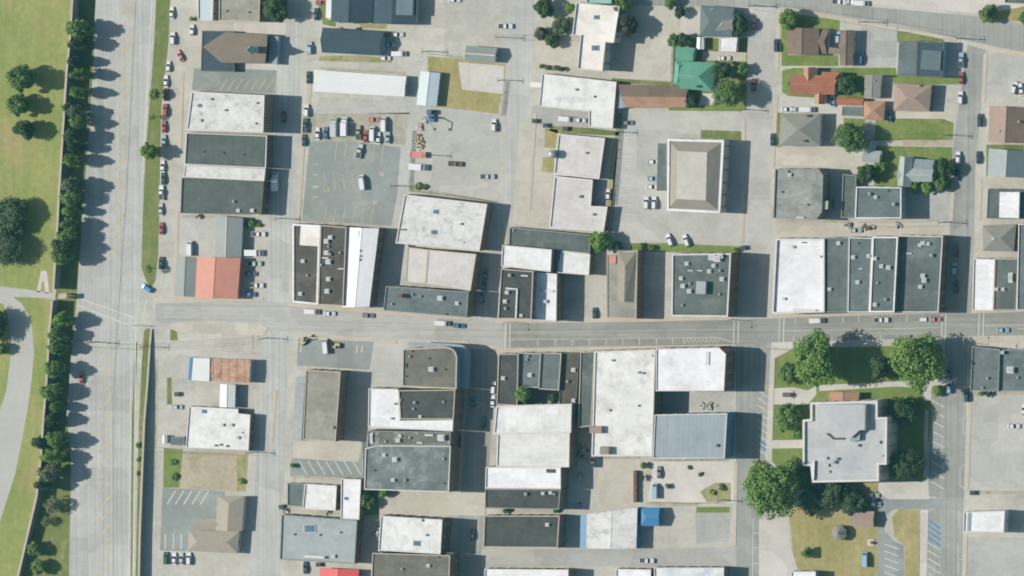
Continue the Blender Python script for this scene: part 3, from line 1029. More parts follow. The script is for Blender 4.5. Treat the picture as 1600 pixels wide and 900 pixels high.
# the three big roofs along the parking street
flat('big stained white roof directly below the striped church car park', [(299, 143), (413, 149), (411, 207), (291, 203)], 11.0, M_mott, M_brickb, M_capW, thick=.5,
     units=[('s', 311, 165, .9), ('u', 312, 188, .8), ('k', 402, 161), ('k', 400, 193), ('v', 352, 172), ('v', 330, 155)])
flat('dark green roof with three small vents above a white strip', [(291, 207), (417, 212), (415, 263), (288, 257)], 7.4, M_green, M_brickd, M_capW, units=[('k', 318, 237), ('k', 348, 239), ('k', 380, 241)])
flat('narrow white roof strip between two dark green roofs', [(288.5, 258), (414.5, 264), (412.5, 283), (286.5, 277)], 7.0, M_mott, M_brickd, M_capW, par=.3, win=False)
flat('dark green roof beneath the narrow white roof strip', [(284, 278), (412, 284), (408, 335), (282, 333)], 7.2, M_green, M_brickd, M_capD, units=[('u', 372, 329, .8), ('v', 365, 315, 1.2), ('u', 394, 329, .9), ('d', 399, 335, .8)])
gable('plain grey gabled store with a pale ridge behind the red roof', [(337, 337), (380, 340), (377, 402), (336, 402)], 3.6, 5.2, 'v', M_metalg, M_stucco, name='store_building', cat='building', cap=M_capW, rpos=.45)
gable('small grey gabled shed beside the faded red roof', [(275, 401), (308, 402), (305, 464), (273, 462)], 3.0, 4.2, 'v', M_metalg, M_stucco, name='shed', cat='shed')
gable('faded red gabled metal store at the main street corner', [(308, 401), (376, 403), (371, 467), (305, 465)], 4.6, 6.4, 'v', M_red, M_red, name='store_building', cat='building', rpos=.46)

# ---- between the first two cross streets
r = gable('large navy-roofed mansion at the top edge with flat grey deck', [(519, -40), (584, -40), (582, 36), (517, 34)], 5.0, 8.4, 'v', M_navy, M_stucco, hip=(0, .35))
wing(r, [(584, -36), (652, -36), (649, 38), (581, 37)], 4.6, 7.0, 'v', M_navy, M_stucco, hip=(0, .3), nm=('side_wall', 'side_roof'))
block(r, [(609, -30), (646, -30), (644, 24), (608, 23)], 5.0, 6.6, M_stuccob, M_navyp, 'roof_deck')
wing(r, [(530, 14), (552, 13), (551, 36), (529, 36)], 4.4, 6.4, 'v', M_navyp, M_stucco, nm=('porch_wall', 'porch_roof'), hip=(.5, 0))
block(r, [(510, -20), (519, -20), (518, 28), (509, 28)], 0, 3.4, M_wood, M_white2, 'porch')
r = gable('long navy gabled house with pale blue end porch', [(504, 43), (599, 49), (594, 87), (503, 82)], 4.2, 6.4, 'h', M_navy, M_stucco, units=[('c', 534, 44, .9, 4.4)])
block(r, [(593, 57), (600, 58), (599, 81), (592, 80)], 0, 3.0, M_stuccob, M_metalb, 'porch')
gable('very long low white metal roofed warehouse', [(491, 109), (635, 119), (632, 151), (490, 143)], 3.4, 3.9, 'h', M_metalw, M_stucco, name='warehouse', cat='warehouse', over=.2)
gable('pale blue metal shed beside the dry grass lot', [(657, 111), (688, 114), (682, 166), (651, 164)], 3.0, 3.8, 'v', M_metalb, M_stuccob, name='shed', cat='shed', over=.2)
gable('lone grey gabled garage with pale ridge above the concrete pad', [(729, 71), (777, 75), (774, 98), (727, 95)], 3.6, 5.0, 'h', M_metalg, M_stucco, name='garage', cat='garage', cap=M_capW)
flat('mottled dirty white roof with two skylights above the scrap yard street', [(632, 304), (761, 319), (749, 392), (618, 380)], 7.0, M_mott, M_brickb, M_capW, thick=.4,
     units=[('s', 680, 331, 1.1), ('s', 677, 363, 1.2), ('d', 700, 379, (3.6, 1.2, .6)), ('k', 630, 359, (3, .7, 1)), ('v', 720, 350)])
flat('small plain beige roof tucked under the dirty white roof', [(637, 386), (669, 390), (665, 444), (634, 441)], 4.2, M_pinkw, M_brickb, M_capT, par=.15, win=False)
flat('pale grey flat roof over the blue-grey corner block', [(669, 390), (744, 397), (735, 455), (665, 444)], 8.2, M_pinkw, M_brickb, M_capT, par=.15)
flat('blue-grey corner roof with chimney on main street beside the shaded street', [(603, 447), (732, 456), (729, 496), (599, 485)], 9.0, M_slateb, M_brickb, M_capG,
     units=[('c', 628, 462, 1.5), ('v', 644, 460), ('v', 657, 463), ('u', 688, 466, 1.2), ('u', 714, 474, .9), ('v', 612, 475), ('k', 697, 491)])
r = flat('brown roof with pale patch and white parapet at the row end', [(457, 350), (500, 352), (496, 476), (457, 472)], 9.0, M_brownf, M_brickb, M_white2, thick=.6, units=[('u', 473, 408, .9), ('u', 469, 459, .9), ('v', 480, 430)])
block(r, [(470, 351), (501, 353), (498, 385), (468, 383)], 8.0, 8.9, M_stucco, M_cream, 'roof_terrace')
flat('brown roof crowded with white units in the middle of the row', [(501, 352), (541, 355), (536, 478), (497, 476)], 9.4, M_brownf, M_brickb, M_capT,
     units=[('u', 516, 371, 1), ('u', 510, 377, 1.1), ('v', 513, 385), ('u', 510, 395, 1.1), ('v', 516, 397, 1.3), ('u', 513, 409, 1.2), ('v', 502, 414), ('v', 531, 395), ('u', 513, 436, 1.0), ('u', 511, 455, 1.1), ('d', 532, 420, .7), ('d', 508, 403, .8)])
gable('shining white metal roof with red brick side in the row', [(542, 355), (592, 357), (577, 479), (535, 480)], 8.2, 9.3, 'v', M_metalwx, M_brick, name='commercial_building', cat='building', over=.1,
      units=[('d', 562, 365, (.5, 4, .6), 8.9), ('v', 563, 392, .9, 8.9), ('v', 563, 400, .9, 8.9), ('v', 562, 406, .9, 8.9)])

# ---- middle blocks
r = flat('cream T-shaped roof between dark trees at the top', [(900, 4), (968, 10), (959, 67), (946, 66), (941, 111), (902, 108), (907, 56), (894, 55)], 9.0, M_cream, M_stone, M_capW, par=.7,
         units=[('s', 931, 27, 1.1), ('s', 929, 75, 1.4)])
flat('pale teal roof at the top edge above the cream T-shaped roof', [(918, -40), (958, -40), (955, 6), (917, 5)], 9.6, M_tealp, M_stone, M_teal, win=False)
r = flat('large white roof stepping around a car park by the rusty long roof', [(847, 115), (963, 128), (957, 201), (920, 198), (920, 174), (842, 166)], 4.2, M_white, M_brickb, M_capW, units=[('k', 929, 151), ('v', 900, 140)])
block(r, [(828, 128), (846, 129), (845, 137), (828, 136)], 2.6, 3.0, M_unitW, M_white2, 'entrance_canopy')
block(r, [(958, 130), (966, 131), (972, 146), (978, 168), (961, 170)], 0, 3.0, M_stuccob, M_metalbg, 'lean_to')
gable('long rusty brown and orange roofed house row', [(966, 132), (1076, 134), (1072, 168), (978, 168)], 3.4, 5.0, 'h', M_shbrown2, M_stucco, roof2=M_shorange2)
flat('pinkish white roof with a round silver tank at its edge', [(872, 209), (945, 216), (936, 280), (865, 272)], 4.2, M_pinkw, M_brickb, M_capW, thick=.5, units=[('v', 916, 239)])
flat('pinkish white L-shaped roof above the long slate roof', [(866, 275), (926, 281), (923, 322), (949, 323), (943, 362), (858, 356)], 4.4, M_pinkw, M_brick, M_capW, thick=.5, units=[('v', 906, 307, 1.3), ('v', 927, 335, 1.1)])
m = MB()
c = G(862, 241, 7)
m.tube([(0, 0, 0), (0, 0, 7.0)], 1.5, 1.5, 16)
t = empty('storage_tank', (c.x, c.y, 0), 'round silver storage tank standing against the pinkish white roof', 'tank')
m.obj('tank_shell', M_steel, t)
m = MB()
m.tube([(0, 0, 7.0), (0, 0, 7.5), (0, 0, 7.7)], 1.6, .3, 16)
m.obj('tank_lid', M_unitG, t)
flat('long slate-green roof under the pinkish white L-shaped roof', [(796, 355), (923, 367), (921, 396), (795, 384)], 5.0, M_slate, M_brickb, M_capG, units=[('v', 802, 360, .8)])
flat('bright white oblong roof with shadowed gap beside it', [(785, 383), (862, 390), (860, 425), (783, 416)], 8.6, M_white2, M_brickb, M_capW)
flat('square white roof beside the dark yard and bright tree', [(877, 392), (922, 397), (920, 430), (871, 426)], 5.4, M_white, M_brickb, M_capW)
flat('low blue-shadowed light well roof between two white roofs', [(862.5, 391), (876.5, 392), (871, 425), (860.5, 424)], 3.0, M_metalb, M_brickb, M_capG, win=False, units=[('u', 874, 411, 1.1)])
r = flat('dark roof with L-shaped inner parapet on the shaded street corner', [(783, 420), (833, 424), (830, 499), (778, 498)], 12.0, M_dark, M_brick, M_capT,
         units=[('u', 792, 457, .9), ('u', 789, 471, .9), ('v', 790, 482, 1.2), ('d', 819, 431, .8), ('v', 797, 430, 1.5), ('u', 814, 493, .7)])
block(r, [(790, 449), (809, 451), (809, 453), (790, 452)], 11.4, 12.3, M_capW, nm='inner_parapet')
block(r, [(806.5, 453.2), (809, 453.2), (807, 497), (804.5, 497)], 11.4, 12.3, M_capW, nm='inner_parapet')
flat('white roof half in blue shadow next to the dark corner roof', [(833.5, 425), (870, 428), (869, 502), (831.5, 500)], 8.2, M_white2, M_brickb, M_capW, units=[('d', 858, 455, .9), ('u', 852, 471, .9), ('v', 846, 453, .8)])
r = flat('beige main street block with a small gabled roof on top', [(948, 398), (996, 391), (994, 498), (948, 497)], 8.2, M_tanf, M_brickb, M_capT, par=.3)
wing(r, [(964, 391), (996, 391), (990, 472), (966, 470)], 8.0, 10.0, 'v', surf('grey_brown_shingle', (150, 144, 130), .1, .1, .1), M_stucco, hip=(0, .3), z0=7.6, nm=('attic_wall', 'attic_roof'))
block(r, [(951, 400), (963, 399), (962, 412), (951, 412)], 7.8, 8.4, M_brick, M_red, 'roof_hatch')
flat('slate roof scattered with white units beside the red-shuttered brick wall', [(1050, 397), (1142, 396), (1137, 495), (1049, 494)], 11.6, M_slate, M_brick, M_capW, thick=.5,
     units=[('u', 1073, 412, .9), ('d', 1078, 423, .6), ('d', 1093, 423, .6), ('u', 1108, 424, .9), ('u', 1064, 435, .9), ('u', 1067, 447, 1.0), ('u', 1077, 455, 1.0), ('v', 1078, 443), ('u', 1128, 436, 1.0), ('u', 1115, 415, .9), ('u', 1113, 402, 1.5), ('u', 1121, 404, 1.6), ('u', 1126, 400, 1.3), ('v', 1124, 460), ('v', 1066, 477), ('v', 1125, 423, 1.2)])
r2 = bpy.context.scene
bb = [o for o in COL.objects if o.get('label', '').startswith('slate roof scattered')][0]
block(bb, [(1088, 439), (1103, 440), (1102, 460), (1087, 459)], 11.0, 13.4, M_stuccob, M_palegray, 'stair_penthouse')

# courthouse square bank-like block with mansard rim
r = flat('square office block with tan sloped roof rim and flat pale centre', [(1043, 217), (1131, 219), (1125, 333), (1042, 329)], 8.0, M_mansard, M_stone, M_white2, par=.5, thick=.8)
lc = tuple(r.location)
q0 = [tuple(G(x, y, 7.6).xy) for x, y in ((1048, 222), (1126, 224), (1121, 328), (1046, 324))]
q1 = [tuple(G(x, y, 10.0).xy) for x, y in ((1059, 236), (1105, 238), (1103, 313), (1057, 311))]
m = MB()
for i in range(4):
    j = (i + 1) % 4
    m.face([(*q0[i], 7.6), (*q0[j], 7.6), (*q1[j], 10), (*q1[i], 10)])
m.obj('sloped_roof_rim', M_mansard, r, lc)
m = MB()
m.prism(ccw(q1), 9.5, 10.06, bottom=False)
m.obj('flat_roof_centre', M_beige, r, lc)
block(r, [(1028, 224), (1041, 224), (1040, 298), (1026, 298)], 2.7, 3.1, M_stucco, M_slateb, 'drive_through_canopy')

# ---- houses in the upper east
r = gable('grey slate house at the top with hipped roof', [(1095, 8), (1147, 12), (1144, 58), (1093, 57)], 4.2, 7.0, 'h', M_shslate, M_stucco, hip=(.35, 0), units=[('s', 1112, 16, .8, 4.8)])
wing(r, [(1118, 22), (1148, 22), (1146, 50), (1116, 50)], 5.0, 7.4, 'h', M_shgray, M_stucco, hip=(.5, 0), z0=3.0)
flat('little square white garage roof below the grey hipped house', [(1124, 60), (1152, 58), (1150, 81), (1123, 80)], 3.2, M_white2, M_wood, M_capW, par=.2, name='garage', cat='garage')
gable('narrow white shed beside the little white garage', [(1089, 58), (1100, 58), (1100, 77), (1088, 77)], 2.6, 3.2, 'v', M_metalw, M_wood, name='shed', cat='shed', over=.2)
r = gable('green metal roofed house under the big dark tree', [(1066, 96), (1118, 98), (1113, 143), (1062, 138)], 4.4, 7.4, 'h', M_teal, M_wood, hip=(0, .4), units=[('c', 1090, 135, .8, 5.4)])
wing(r, [(1057, 72), (1086, 75), (1083, 96), (1056, 95)], 3.6, 5.0, 'h', M_teal, nm=('upper_wall', 'upper_roof'))
wing(r, [(1055, 95), (1074, 97), (1070, 136), (1052, 132)], 4.0, 6.2, 'v', M_teal, hip=(.2, .2))
r = gable('brown gabled house with bright lawn by the top road', [(1231, 43), (1280, 44), (1279, 86), (1230, 85)], 4.4, 6.2, 'v', M_shbrown2, M_wood)
wing(r, [(1270, 44), (1296, 46), (1292, 84), (1270, 84)], 3.4, 4.6, 'h', M_shbrown2, hip=(0, .2))
block(r, [(1286, 72), (1312, 76), (1311, 84), (1290, 84)], 0, 3.0, M_wood, M_shbrown, 'porch')
gable('long narrow brown gabled outbuilding beside an empty car park', [(1313, 47), (1334, 47), (1332, 102), (1312, 102)], 4.0, 5.0, 'v', M_shbrown2, M_wood, name='garage', cat='garage')
r = gable('terracotta roofed house with cross gables', [(1238, 117), (1311, 118), (1304, 148), (1236, 147)], 4.6, 7.2, 'h', M_shorange, M_wood)
wing(r, [(1256, 105), (1274, 105), (1274, 130), (1256, 130)], 4.6, 6.4, 'v', M_shorange2, nm=('upper_wall', 'upper_roof'))
wing(r, [(1284, 112), (1313, 113), (1312, 132), (1283, 131)], 5.0, 6.6, 'h', M_shorange, hip=(0, .2))
wing(r, [(1273, 138), (1291, 140), (1289, 163), (1273, 162)], 3.8, 5.4, 'v', M_shorange2, roof2=M_shorange, nm=('lower_wall', 'lower_roof'))
gable('low orange gabled garage behind the terracotta house', [(1308, 151), (1350, 154), (1348, 165), (1307, 164)], 3.0, 3.8, 'h', M_shorange, M_wood, name='garage', cat='garage')
flat('small pale blue flat roof under the low orange garage', [(1316, 166), (1348, 167), (1347, 182), (1315, 181)], 2.8, M_slateb, M_wood, M_capG, par=.2, name='shed', cat='shed', win=False)
gable('little grey-beige roof beside dense green garden', [(1351, 117), (1378, 117), (1375, 153), (1350, 153)], 3.4, 4.2, 'v', M_shgray, M_wood, name='garage', cat='garage', units=[('v', 1367, 126, .8, 3.6)])
gable('square terracotta-brown hipped roof', [(1350, 158), (1383, 158), (1381, 188), (1349, 187)], 3.2, 4.8, 'h', M_shorange2, M_wood, hip=(.42, .42))
gable('pinkish brown hipped roof above a wide lawn', [(1397, 130), (1456, 133), (1452, 174), (1396, 173)], 4.4, 6.6, 'h', M_shpink, M_brick, hip=(.4, .4), units=[('v', 1412, 151, 1, 5.3), ('v', 1436, 134, 1, 5)])
r = gable('grey-beige pyramid roof with pale hip lines', [(1220, 177), (1283, 177), (1281, 228), (1218, 228)], 4.6, 7.4, 'h', M_shgray, M_wood, hip=(.48, .48), units=[('c', 1263, 181, .8, 5.0), ('c', 1258, 220, .9, 5.0)])
r = flat('dark slate house with raised square deck by the top road bend', [(1434, 65), (1475, 66), (1471, 121), (1432, 120)], 5.6, M_navy, M_stuccob, M_capD, par=.2, name='house', cat='house')
block(r, [(1441, 78), (1471, 80), (1469, 110), (1438, 108)], 5.3, 6.3, M_capD, M_shslate, 'roof_deck')
block(r, [(1405, 65), (1433, 64), (1431, 119), (1402, 118)], 0, 4.6, M_stucco, M_slateb, 'side_wing')
r = gable('pale grey cross-gabled house with hedge along its lower side', [(1404, 262), (1459, 264), (1457, 284), (1402, 284)], 4.2, 5.8, 'h', M_shpale, M_wood)
wing(r, [(1406, 244), (1426, 246), (1424, 291), (1402, 290)], 4.4, 6.4, 'v', M_shpale, nm=('cross_wall', 'cross_roof'))
wing(r, [(1430, 248), (1460, 250), (1458, 270), (1428, 268)], 3.6, 5.2, 'h', M_metalbg, nm=('upper_wall', 'upper_roof'))
r = gable('tiny pale blue-grey cottage between two garden trees', [(1350, 234), (1378, 236), (1374, 254), (1347, 253)], 3.4, 4.8, 'h', M_shpale, M_wood)
wing(r, [(1352, 220), (1368, 220), (1366, 240), (1351, 240)], 3.0, 4.4, 'v', M_metalbg)
r = gable('brown roofed house cut by the right edge, pale on one slope'.replace('right edge', 'picture edge'), [(1546, 165), (1604, 168), (1600, 224), (1544, 222)], 4.6, 6.6, 'v', M_shpink, M_wood, roof2=M_shbrown2, units=[('v', 1569, 190, 1, 5.4), ('v', 1562, 205, 1.3, 5.2), ('v', 1592, 190, 1, 5.6)])
gable('grey-green gabled house cut by the picture edge', [(1545, 232), (1606, 236), (1603, 278), (1543, 275)], 4.2, 6.0, 'v', M_shpale, M_wood, roof2=M_shslate)
r = flat('dark block with a raised square white roof', [(1544, 295), (1608, 296), (1606, 342), (1542, 341)], 4.6, M_slate, M_stucco, M_capD, par=.2)
block(r, [(1562, 300), (1593, 300), (1592, 341), (1561, 340)], 0, 6.2, M_wood, M_white2, 'raised_white_roof')
gable('grey-green hipped roof above the small white roof', [(1535, 352), (1588, 350), (1584, 393), (1536, 392)], 4.4, 6.6, 'h', M_shgray, M_brick, hip=(.4, .4), units=[('u', 1552, 373, .7, 6)])
flat('slim dark roof behind the picture edge', [(1572, -40), (1640, -40), (1640, 7), (1570, 4)], 5, M_slate, M_wood, M_capD, name='house', cat='house')

# the two blocks behind main street on the east side
r = flat('grey gravel roof with clipped corners and a turret', [(1211, 264), (1279, 264), (1286, 274), (1284, 331), (1275, 343), (1208, 341)], 9.2, M_grayf, M_brickb, M_capG, par=.6,
         units=[('u', 1234, 273, .8), ('v', 1230, 268), ('d', 1250, 340, .9), ('k', 1222, 300), ('k', 1262, 320)])
block(r, [(1282, 314), (1294, 314), (1293, 327), (1281, 327)], 0, 8.2, M_brickb, M_beige, 'turret')
flat('low grey-green roof in shadow beside the slate roof', [(1317, 272), (1338, 274), (1336, 341), (1314, 340)], 3.6, M_slate, M_brickb, M_capG, win=False)
flat('slate roof in two tones with a bright white parapet', [(1338, 292), (1408, 293), (1408, 341), (1336, 341)], 8.4, M_slateb, M_stuccob, M_white2, units=[('u', 1368, 308, .8), ('k', 1387, 298), ('v', 1359, 303, 1.3), ('v', 1397, 319, 1.6)])
# main street row, east half
flat('big bright white roof at the head of the main street row', [(1212, 373), (1288, 373), (1288, 488), (1206, 490)], 10.0, M_white2, M_brickb, M_capW, par=.9, thick=.6,
     units=[('d', 1257, 485, (2.6, 1.4, 1.4)), ('u', 1239, 386, .7), ('u', 1225, 467, .7), ('k', 1256, 379, (3, .6, .6)), ('v', 1283, 401)])
flat('plain slate roof next to the big bright white roof', [(1288.5, 372), (1326, 372), (1324, 488), (1288.5, 488)], 9.6, M_slate, M_brickb, M_capG, units=[('u', 1310, 380, .9), ('u', 1296, 452, .8)])
flat('slate roof with pale patches, third in its row', [(1326.5, 371), (1363, 372), (1358, 488), (1324.5, 488)], 10.0, M_slateb, M_brick, M_capW, units=[('k', 1341, 380), ('u', 1333, 402, .9), ('u', 1340, 441, .9), ('u', 1357, 400, .9), ('d', 1344, 420, .5)])
flat('slate roof with white parapet on three sides', [(1363.5, 370), (1403, 370), (1397, 488), (1358.5, 488)], 10.8, M_slate, M_brickb, M_white2, thick=.5, units=[('u', 1367, 404, .9), ('u', 1377, 416, .9), ('u', 1388, 418, 1), ('v', 1371, 442), ('u', 1367, 476, .9), ('v', 1384, 468, 1.2)])
flat('wide slate roof with brick side onto the shaded street', [(1403.5, 368), (1473, 369), (1466, 488), (1397.5, 488)], 8.4, M_slate, M_brick, M_capW, units=[('u', 1442, 380, 1.0), ('u', 1450, 381, .8), ('u', 1437, 383, .8), ('v', 1456, 399, 1.5), ('u', 1442, 431, 1.0), ('u', 1444, 438, 1.1), ('u', 1438, 448, .9), ('d', 1420, 396, .6)])
flat('narrow white roof across the shaded street from the brick side', [(1521, 404), (1554, 405), (1551, 485), (1519, 485)], 7.0, M_white2, M_brickb, M_capW)
flat('dark green roof between the narrow white roof and picture edge', [(1554.5, 404), (1591, 404), (1588, 485), (1551.5, 485)], 7.4, M_slate, M_brickb, M_capT, units=[('u', 1579, 434, (1, 2.4, 1)), ('u', 1557, 452, .8), ('u', 1567, 452, .8)])
flat('last slate roof of the upper row, cut by the picture edge', [(1591.5, 350), (1640, 350), (1636, 485), (1588.5, 485)], 8.6, M_slateb, M_brick, M_capW)

# ---- south of main street, east half
r = flat('large courthouse with stepped pale roof and raised middle', [(1266, 629), (1371, 626), (1371, 652), (1386, 652), (1385, 726), (1373, 726), (1373, 752), (1269, 754), (1266, 728), (1254, 728), (1254, 656), (1266, 655)],
         13.6, M_court, M_stone, M_capW, par=.9, thick=.8, name='courthouse', cat='courthouse',
         units=[('u', 1290, 716, .8), ('u', 1292, 727, .8), ('v', 1304, 722, 1.4), ('v', 1308, 717, 1.3), ('u', 1294, 737, .7), ('v', 1341, 696, 1.2), ('u', 1372, 691, .9), ('v', 1380, 712)])
block(r, [(1278, 632), (1352, 632), (1351, 672), (1343, 672), (1330, 684), (1305, 684), (1292, 672), (1277, 672)], 12.6, 16.0, M_stone, M_court, 'upper_storey')
block(r, [(1328, 674), (1344, 674), (1343, 688), (1328, 690)], 12.6, 14.6, M_capG, M_metalbg, 'roof_plant_room')
block(r, [(1290, 677), (1318, 677), (1318, 687), (1302, 687)], 12.6, 13.4, M_capD, M_unitD, 'roof_well')
block(r, [(1268, 720), (1273, 720), (1272, 748), (1268, 748)], 12.6, 13.8, M_bluewall, M_white, 'stair_penthouse')
gable('small terracotta gabled porch in front of the courthouse', [(1296, 612), (1343, 613), (1341, 629), (1295, 628)], 3.6, 5.0, 'v', M_shorange2, M_stone, name='entrance_porch', cat='porch', win=False)
flat('slate roof by the courthouse trees at the street corner', [(1519, 541), (1562, 546), (1560, 611), (1516, 611)], 6.0, M_slateb, M_brickb, M_capG, units=[('v', 1543, 591, 1.1), ('u', 1566, 551, .8), ('v', 1535, 606)])
flat('slate roof with a big white unit cut by the picture edge', [(1563, 546), (1640, 548), (1640, 611), (1560.5, 611)], 5.2, M_slateb, M_brickb, M_capG, units=[('u', 1579, 578, 1.6), ('u', 1585, 541, 1), ('v', 1590, 590)])
r = flat('small white block standing alone between two pale car parks', [(1506, 800), (1570, 798), (1568, 832), (1505, 831)], 6.4, M_white2, M_wood, M_capW)
block(r, [(1512, 800.5), (1517, 800.5), (1516, 830), (1511, 830)], 5.8, 6.2, M_metalb, M_metalbg, 'roof_gutter')
flat('large stained white roof with pink and blue units', [(929, 549), (1024, 546), (1019, 713), (924, 713)], 10.4, M_mott and surf('stained_white_membrane', (226, 226, 222), .05, .06, .04, ((176, 172, 164), .6, .16)), M_brickb, M_capW, thick=.5,
     units=[('v', 957, 563), ('v', 998, 582), ('v', 1004, 583), ('k', 953, 641), ('k', 998, 634), ('u', 944, 705, 1.3)])
bb = [o for o in COL.objects if o.get('label', '').startswith('large stained white roof')][0]
block(bb, [(921, 666), (940, 666), (940, 677), (921, 677)], 9.8, 12.0, M_shpink, M_shpink, 'roof_plant_room')
block(bb, [(937, 698), (951, 698), (951, 710), (937, 710)], 9.8, 12.4, M_stucco, M_tanf, 'stair_penthouse')
flat('glaring white corner roof with a clipped corner', [(1025, 545), (1123, 543), (1134, 553), (1131, 611), (1024.5, 611)], 12.0, M_white2, M_brick, M_capW, units=[('d', 1105, 560, (.4, 8, .5)), ('v', 1020, 556)])
flat('blue-grey ribbed metal roof below the weedy yard', [(1023, 648), (1136, 646), (1132, 716), (1020, 717)], 10.4, M_metalbg, M_bluewall, M_capW, units=[('v', 1119, 696, 1.4)])
flat('brown felt roof in the short row under main street', [(779, 553), (810, 553), (808, 634), (776, 632)], 9.0, M_dark, M_brickb, M_capT, units=[('u', 786, 591, .9)])
r = flat('slate roof of the short row with a tree in its courtyard', [(811, 551), (845, 552), (842, 606), (809, 605)], 8.0, M_slateb, M_brickb, M_capT, units=[('u', 828, 586, 1), ('v', 825, 557), ('v', 823, 562)])
flat('slate roof of the short row beside the courtyard tree', [(845.5, 551), (877, 552), (873, 610), (842.5, 608)], 7.6, M_slateb, M_brickb, M_capT)
flat('thin dark brown roof squeezed into the short row', [(877.5, 552), (905, 552), (900, 632), (873.5, 632)], 6.4, M_brownf, M_brickb, M_capD, win=False, units=[('u', 896, 578, 1), ('v', 887, 596, 1.2), ('u', 896, 626, .9)])
flat('narrow slate roof against the large stained white roof', [(907, 550), (929, 549), (924, 666), (903, 668)], 8.0, M_slate, M_brickb, M_capT)
flat('wide white roof under the courtyard tree row', [(775, 634), (893, 631), (892, 676), (771, 678)], 10.6, M_white, M_brickb, M_capW, thick=.5)
flat('wide white roof, middle one of three white roofs', [(777, 677.5), (890, 676), (889, 730), (775, 729)], 10.0, surf('streaked_white_membrane', (222, 222, 218), .05, .06, .03, ((196, 194, 188), .6, .2), streak=(.03, .9, .05)), M_brickb, M_capW, thick=.5)
flat('brightest lowest of the three stacked white roofs', [(759, 730), (876, 730), (876, 764), (758, 763)], 9.6, M_white2, M_brickb, M_capW, units=[('k', 860, 736, (5, 2, .6))])
flat('dark felt roof directly under the stacked white roofs', [(758, 764), (875.5, 765), (873, 796), (758, 794)], 9.0, M_dark, M_brickb, M_capG, units=[('v', 822, 772, 1.4), ('u', 848, 771, .8), ('u', 860, 770, .8), ('v', 866, 772)])
flat('dark felt roof alone beside the lower lane', [(757, 806), (874, 806), (871, 856), (755, 855)], 8.6, M_dark, M_brick, M_capT, units=[('u', 855, 820, .9)])
r = gable('white mottled roof with blue wall beside the bright blue roof', [(917, 803), (996, 793), (994, 857), (916, 857)], 5.0, 5.8, 'v', M_mott, M_bluewall, name='commercial_building', cat='building', over=.1)
block(r, [(907, 806), (917.5, 804), (916.5, 856), (906, 856)], 0, 4.3, M_bluewall, surf('sky_blue_sheet', (138, 176, 200), .05, .1, .05), 'lean_to')
gable('bright blue hipped metal roof', [(1000, 793), (1031, 793), (1030, 822), (1001, 822)], 3.6, 5.0, 'h', M_blue, M_bluewall, name='pavilion', cat='pavilion', hip=(.35, 0), win=False)
flat('white flat roof at the bottom edge near the lane', [(757, 889), (888, 890), (887, 940), (756, 940)], 7.6, M_white2, M_brickb, M_capW)
flat('short white flat roof at the bottom edge under a parked truck', [(962, 889), (1017, 890), (1016, 940), (962, 940)], 7.2, M_white2, M_brickb, M_capW)
flat('white flat roof at the bottom edge with blue patches', [(1022, 887), (1131, 887), (1130, 940), (1022, 940)], 7.4, surf('blue_patched_membrane', (224, 226, 226), .05, .06, .03, ((150, 178, 198), .7, .12)), M_brick, M_capW)
flat('white rounded roof at the bottom edge by the memorial lawn', [(1236, 893), (1274, 893), (1276, 940), (1232, 940)], 5.6, M_white2, M_bluewall, M_capW)

# ---- south of main street, west half
r = flat('corner block with blue curved front and brown roof', [(629, 545), (694, 542), (702, 543), (708, 546), (712, 551), (714, 558), (713, 608), (628, 604)], 12.0, M_olive, M_bluewall, M_capT, thick=.5,
         units=[('u', 674, 577, 1.2), ('k', 644, 549), ('k', 634, 571, (1, 2.4, 1)), ('k', 670, 560), ('k', 633, 588, (1.4, 1, 1)), ('k', 695, 577), ('v', 640, 557)])
block(r, [(638, 534), (706, 537), (722, 539), (731, 545), (735, 554), (733, 607), (720, 607), (721, 557), (717, 549), (708, 544), (638, 541)], 6.6, 7.2, M_bluewall, M_metalbg, 'curved_awning')
flat('bright white L-shaped roof around a dark roof', [(576, 607), (622, 608), (624, 641), (625, 657), (708, 656), (707, 674), (575, 667)], 11.0, M_white2, M_brickb, M_capW, units=[('v', 612, 654), ('v', 617, 631)])
flat('dark felt roof inside the white L-shaped roof', [(622.5, 610), (711, 609), (708.5, 655), (625.5, 655)], 11.5, M_dark, M_brick, M_capT, units=[('v', 626, 625), ('v', 648, 629, 1.3), ('v', 646, 639), ('v', 693, 628), ('u', 656, 651, .7)])
flat('derelict patchy roof strewn with debris', [(575, 673), (704, 675), (703, 696), (590, 695), (574, 700)], 10.2, surf('patched_ruined_felt', (112, 114, 106), .25, .12, .15, ((196, 198, 196), .9, .22), patch=(.35, .22)), M_brickb, M_capG, win=False,
     units=[('u', 622, 688, 1), ('u', 580, 685, (.7, 2.6, .6)), ('d', 670, 680, 1), ('u', 690, 684, 1.6), ('v', 640, 684), ('v', 602, 690), ('d', 655, 692, .7)])
flat('slate roof with tan brick side under the derelict roof', [(571, 701), (590, 696), (704, 697), (701, 769), (569, 765)], 10.6, M_slatem, M_brickb, M_capW,
     units=[('u', 600, 711, .8), ('u', 617, 718, 1.2), ('k', 585, 735), ('v', 633, 750, 1.2), ('v', 693, 717), ('k', 694, 755), ('u', 614, 750, .9)])
flat('white roof with pink and teal skylight beside striped shade', [(595, 806), (691, 812), (688, 866), (591, 860)], 10.4, M_white, M_brickd, M_capW, units=[('s', 650, 849, 1.4), ('v', 666, 836), ('k', 660, 812, (1, 2, 1))])
flat('dark felt roof at the bottom edge by the shaded street', [(582, 864), (703, 868), (701, 930), (579, 930)], 10.6, M_olive, M_brick, M_capT, units=[('v', 628, 889), ('u', 669, 884, .8), ('k', 685, 870)])
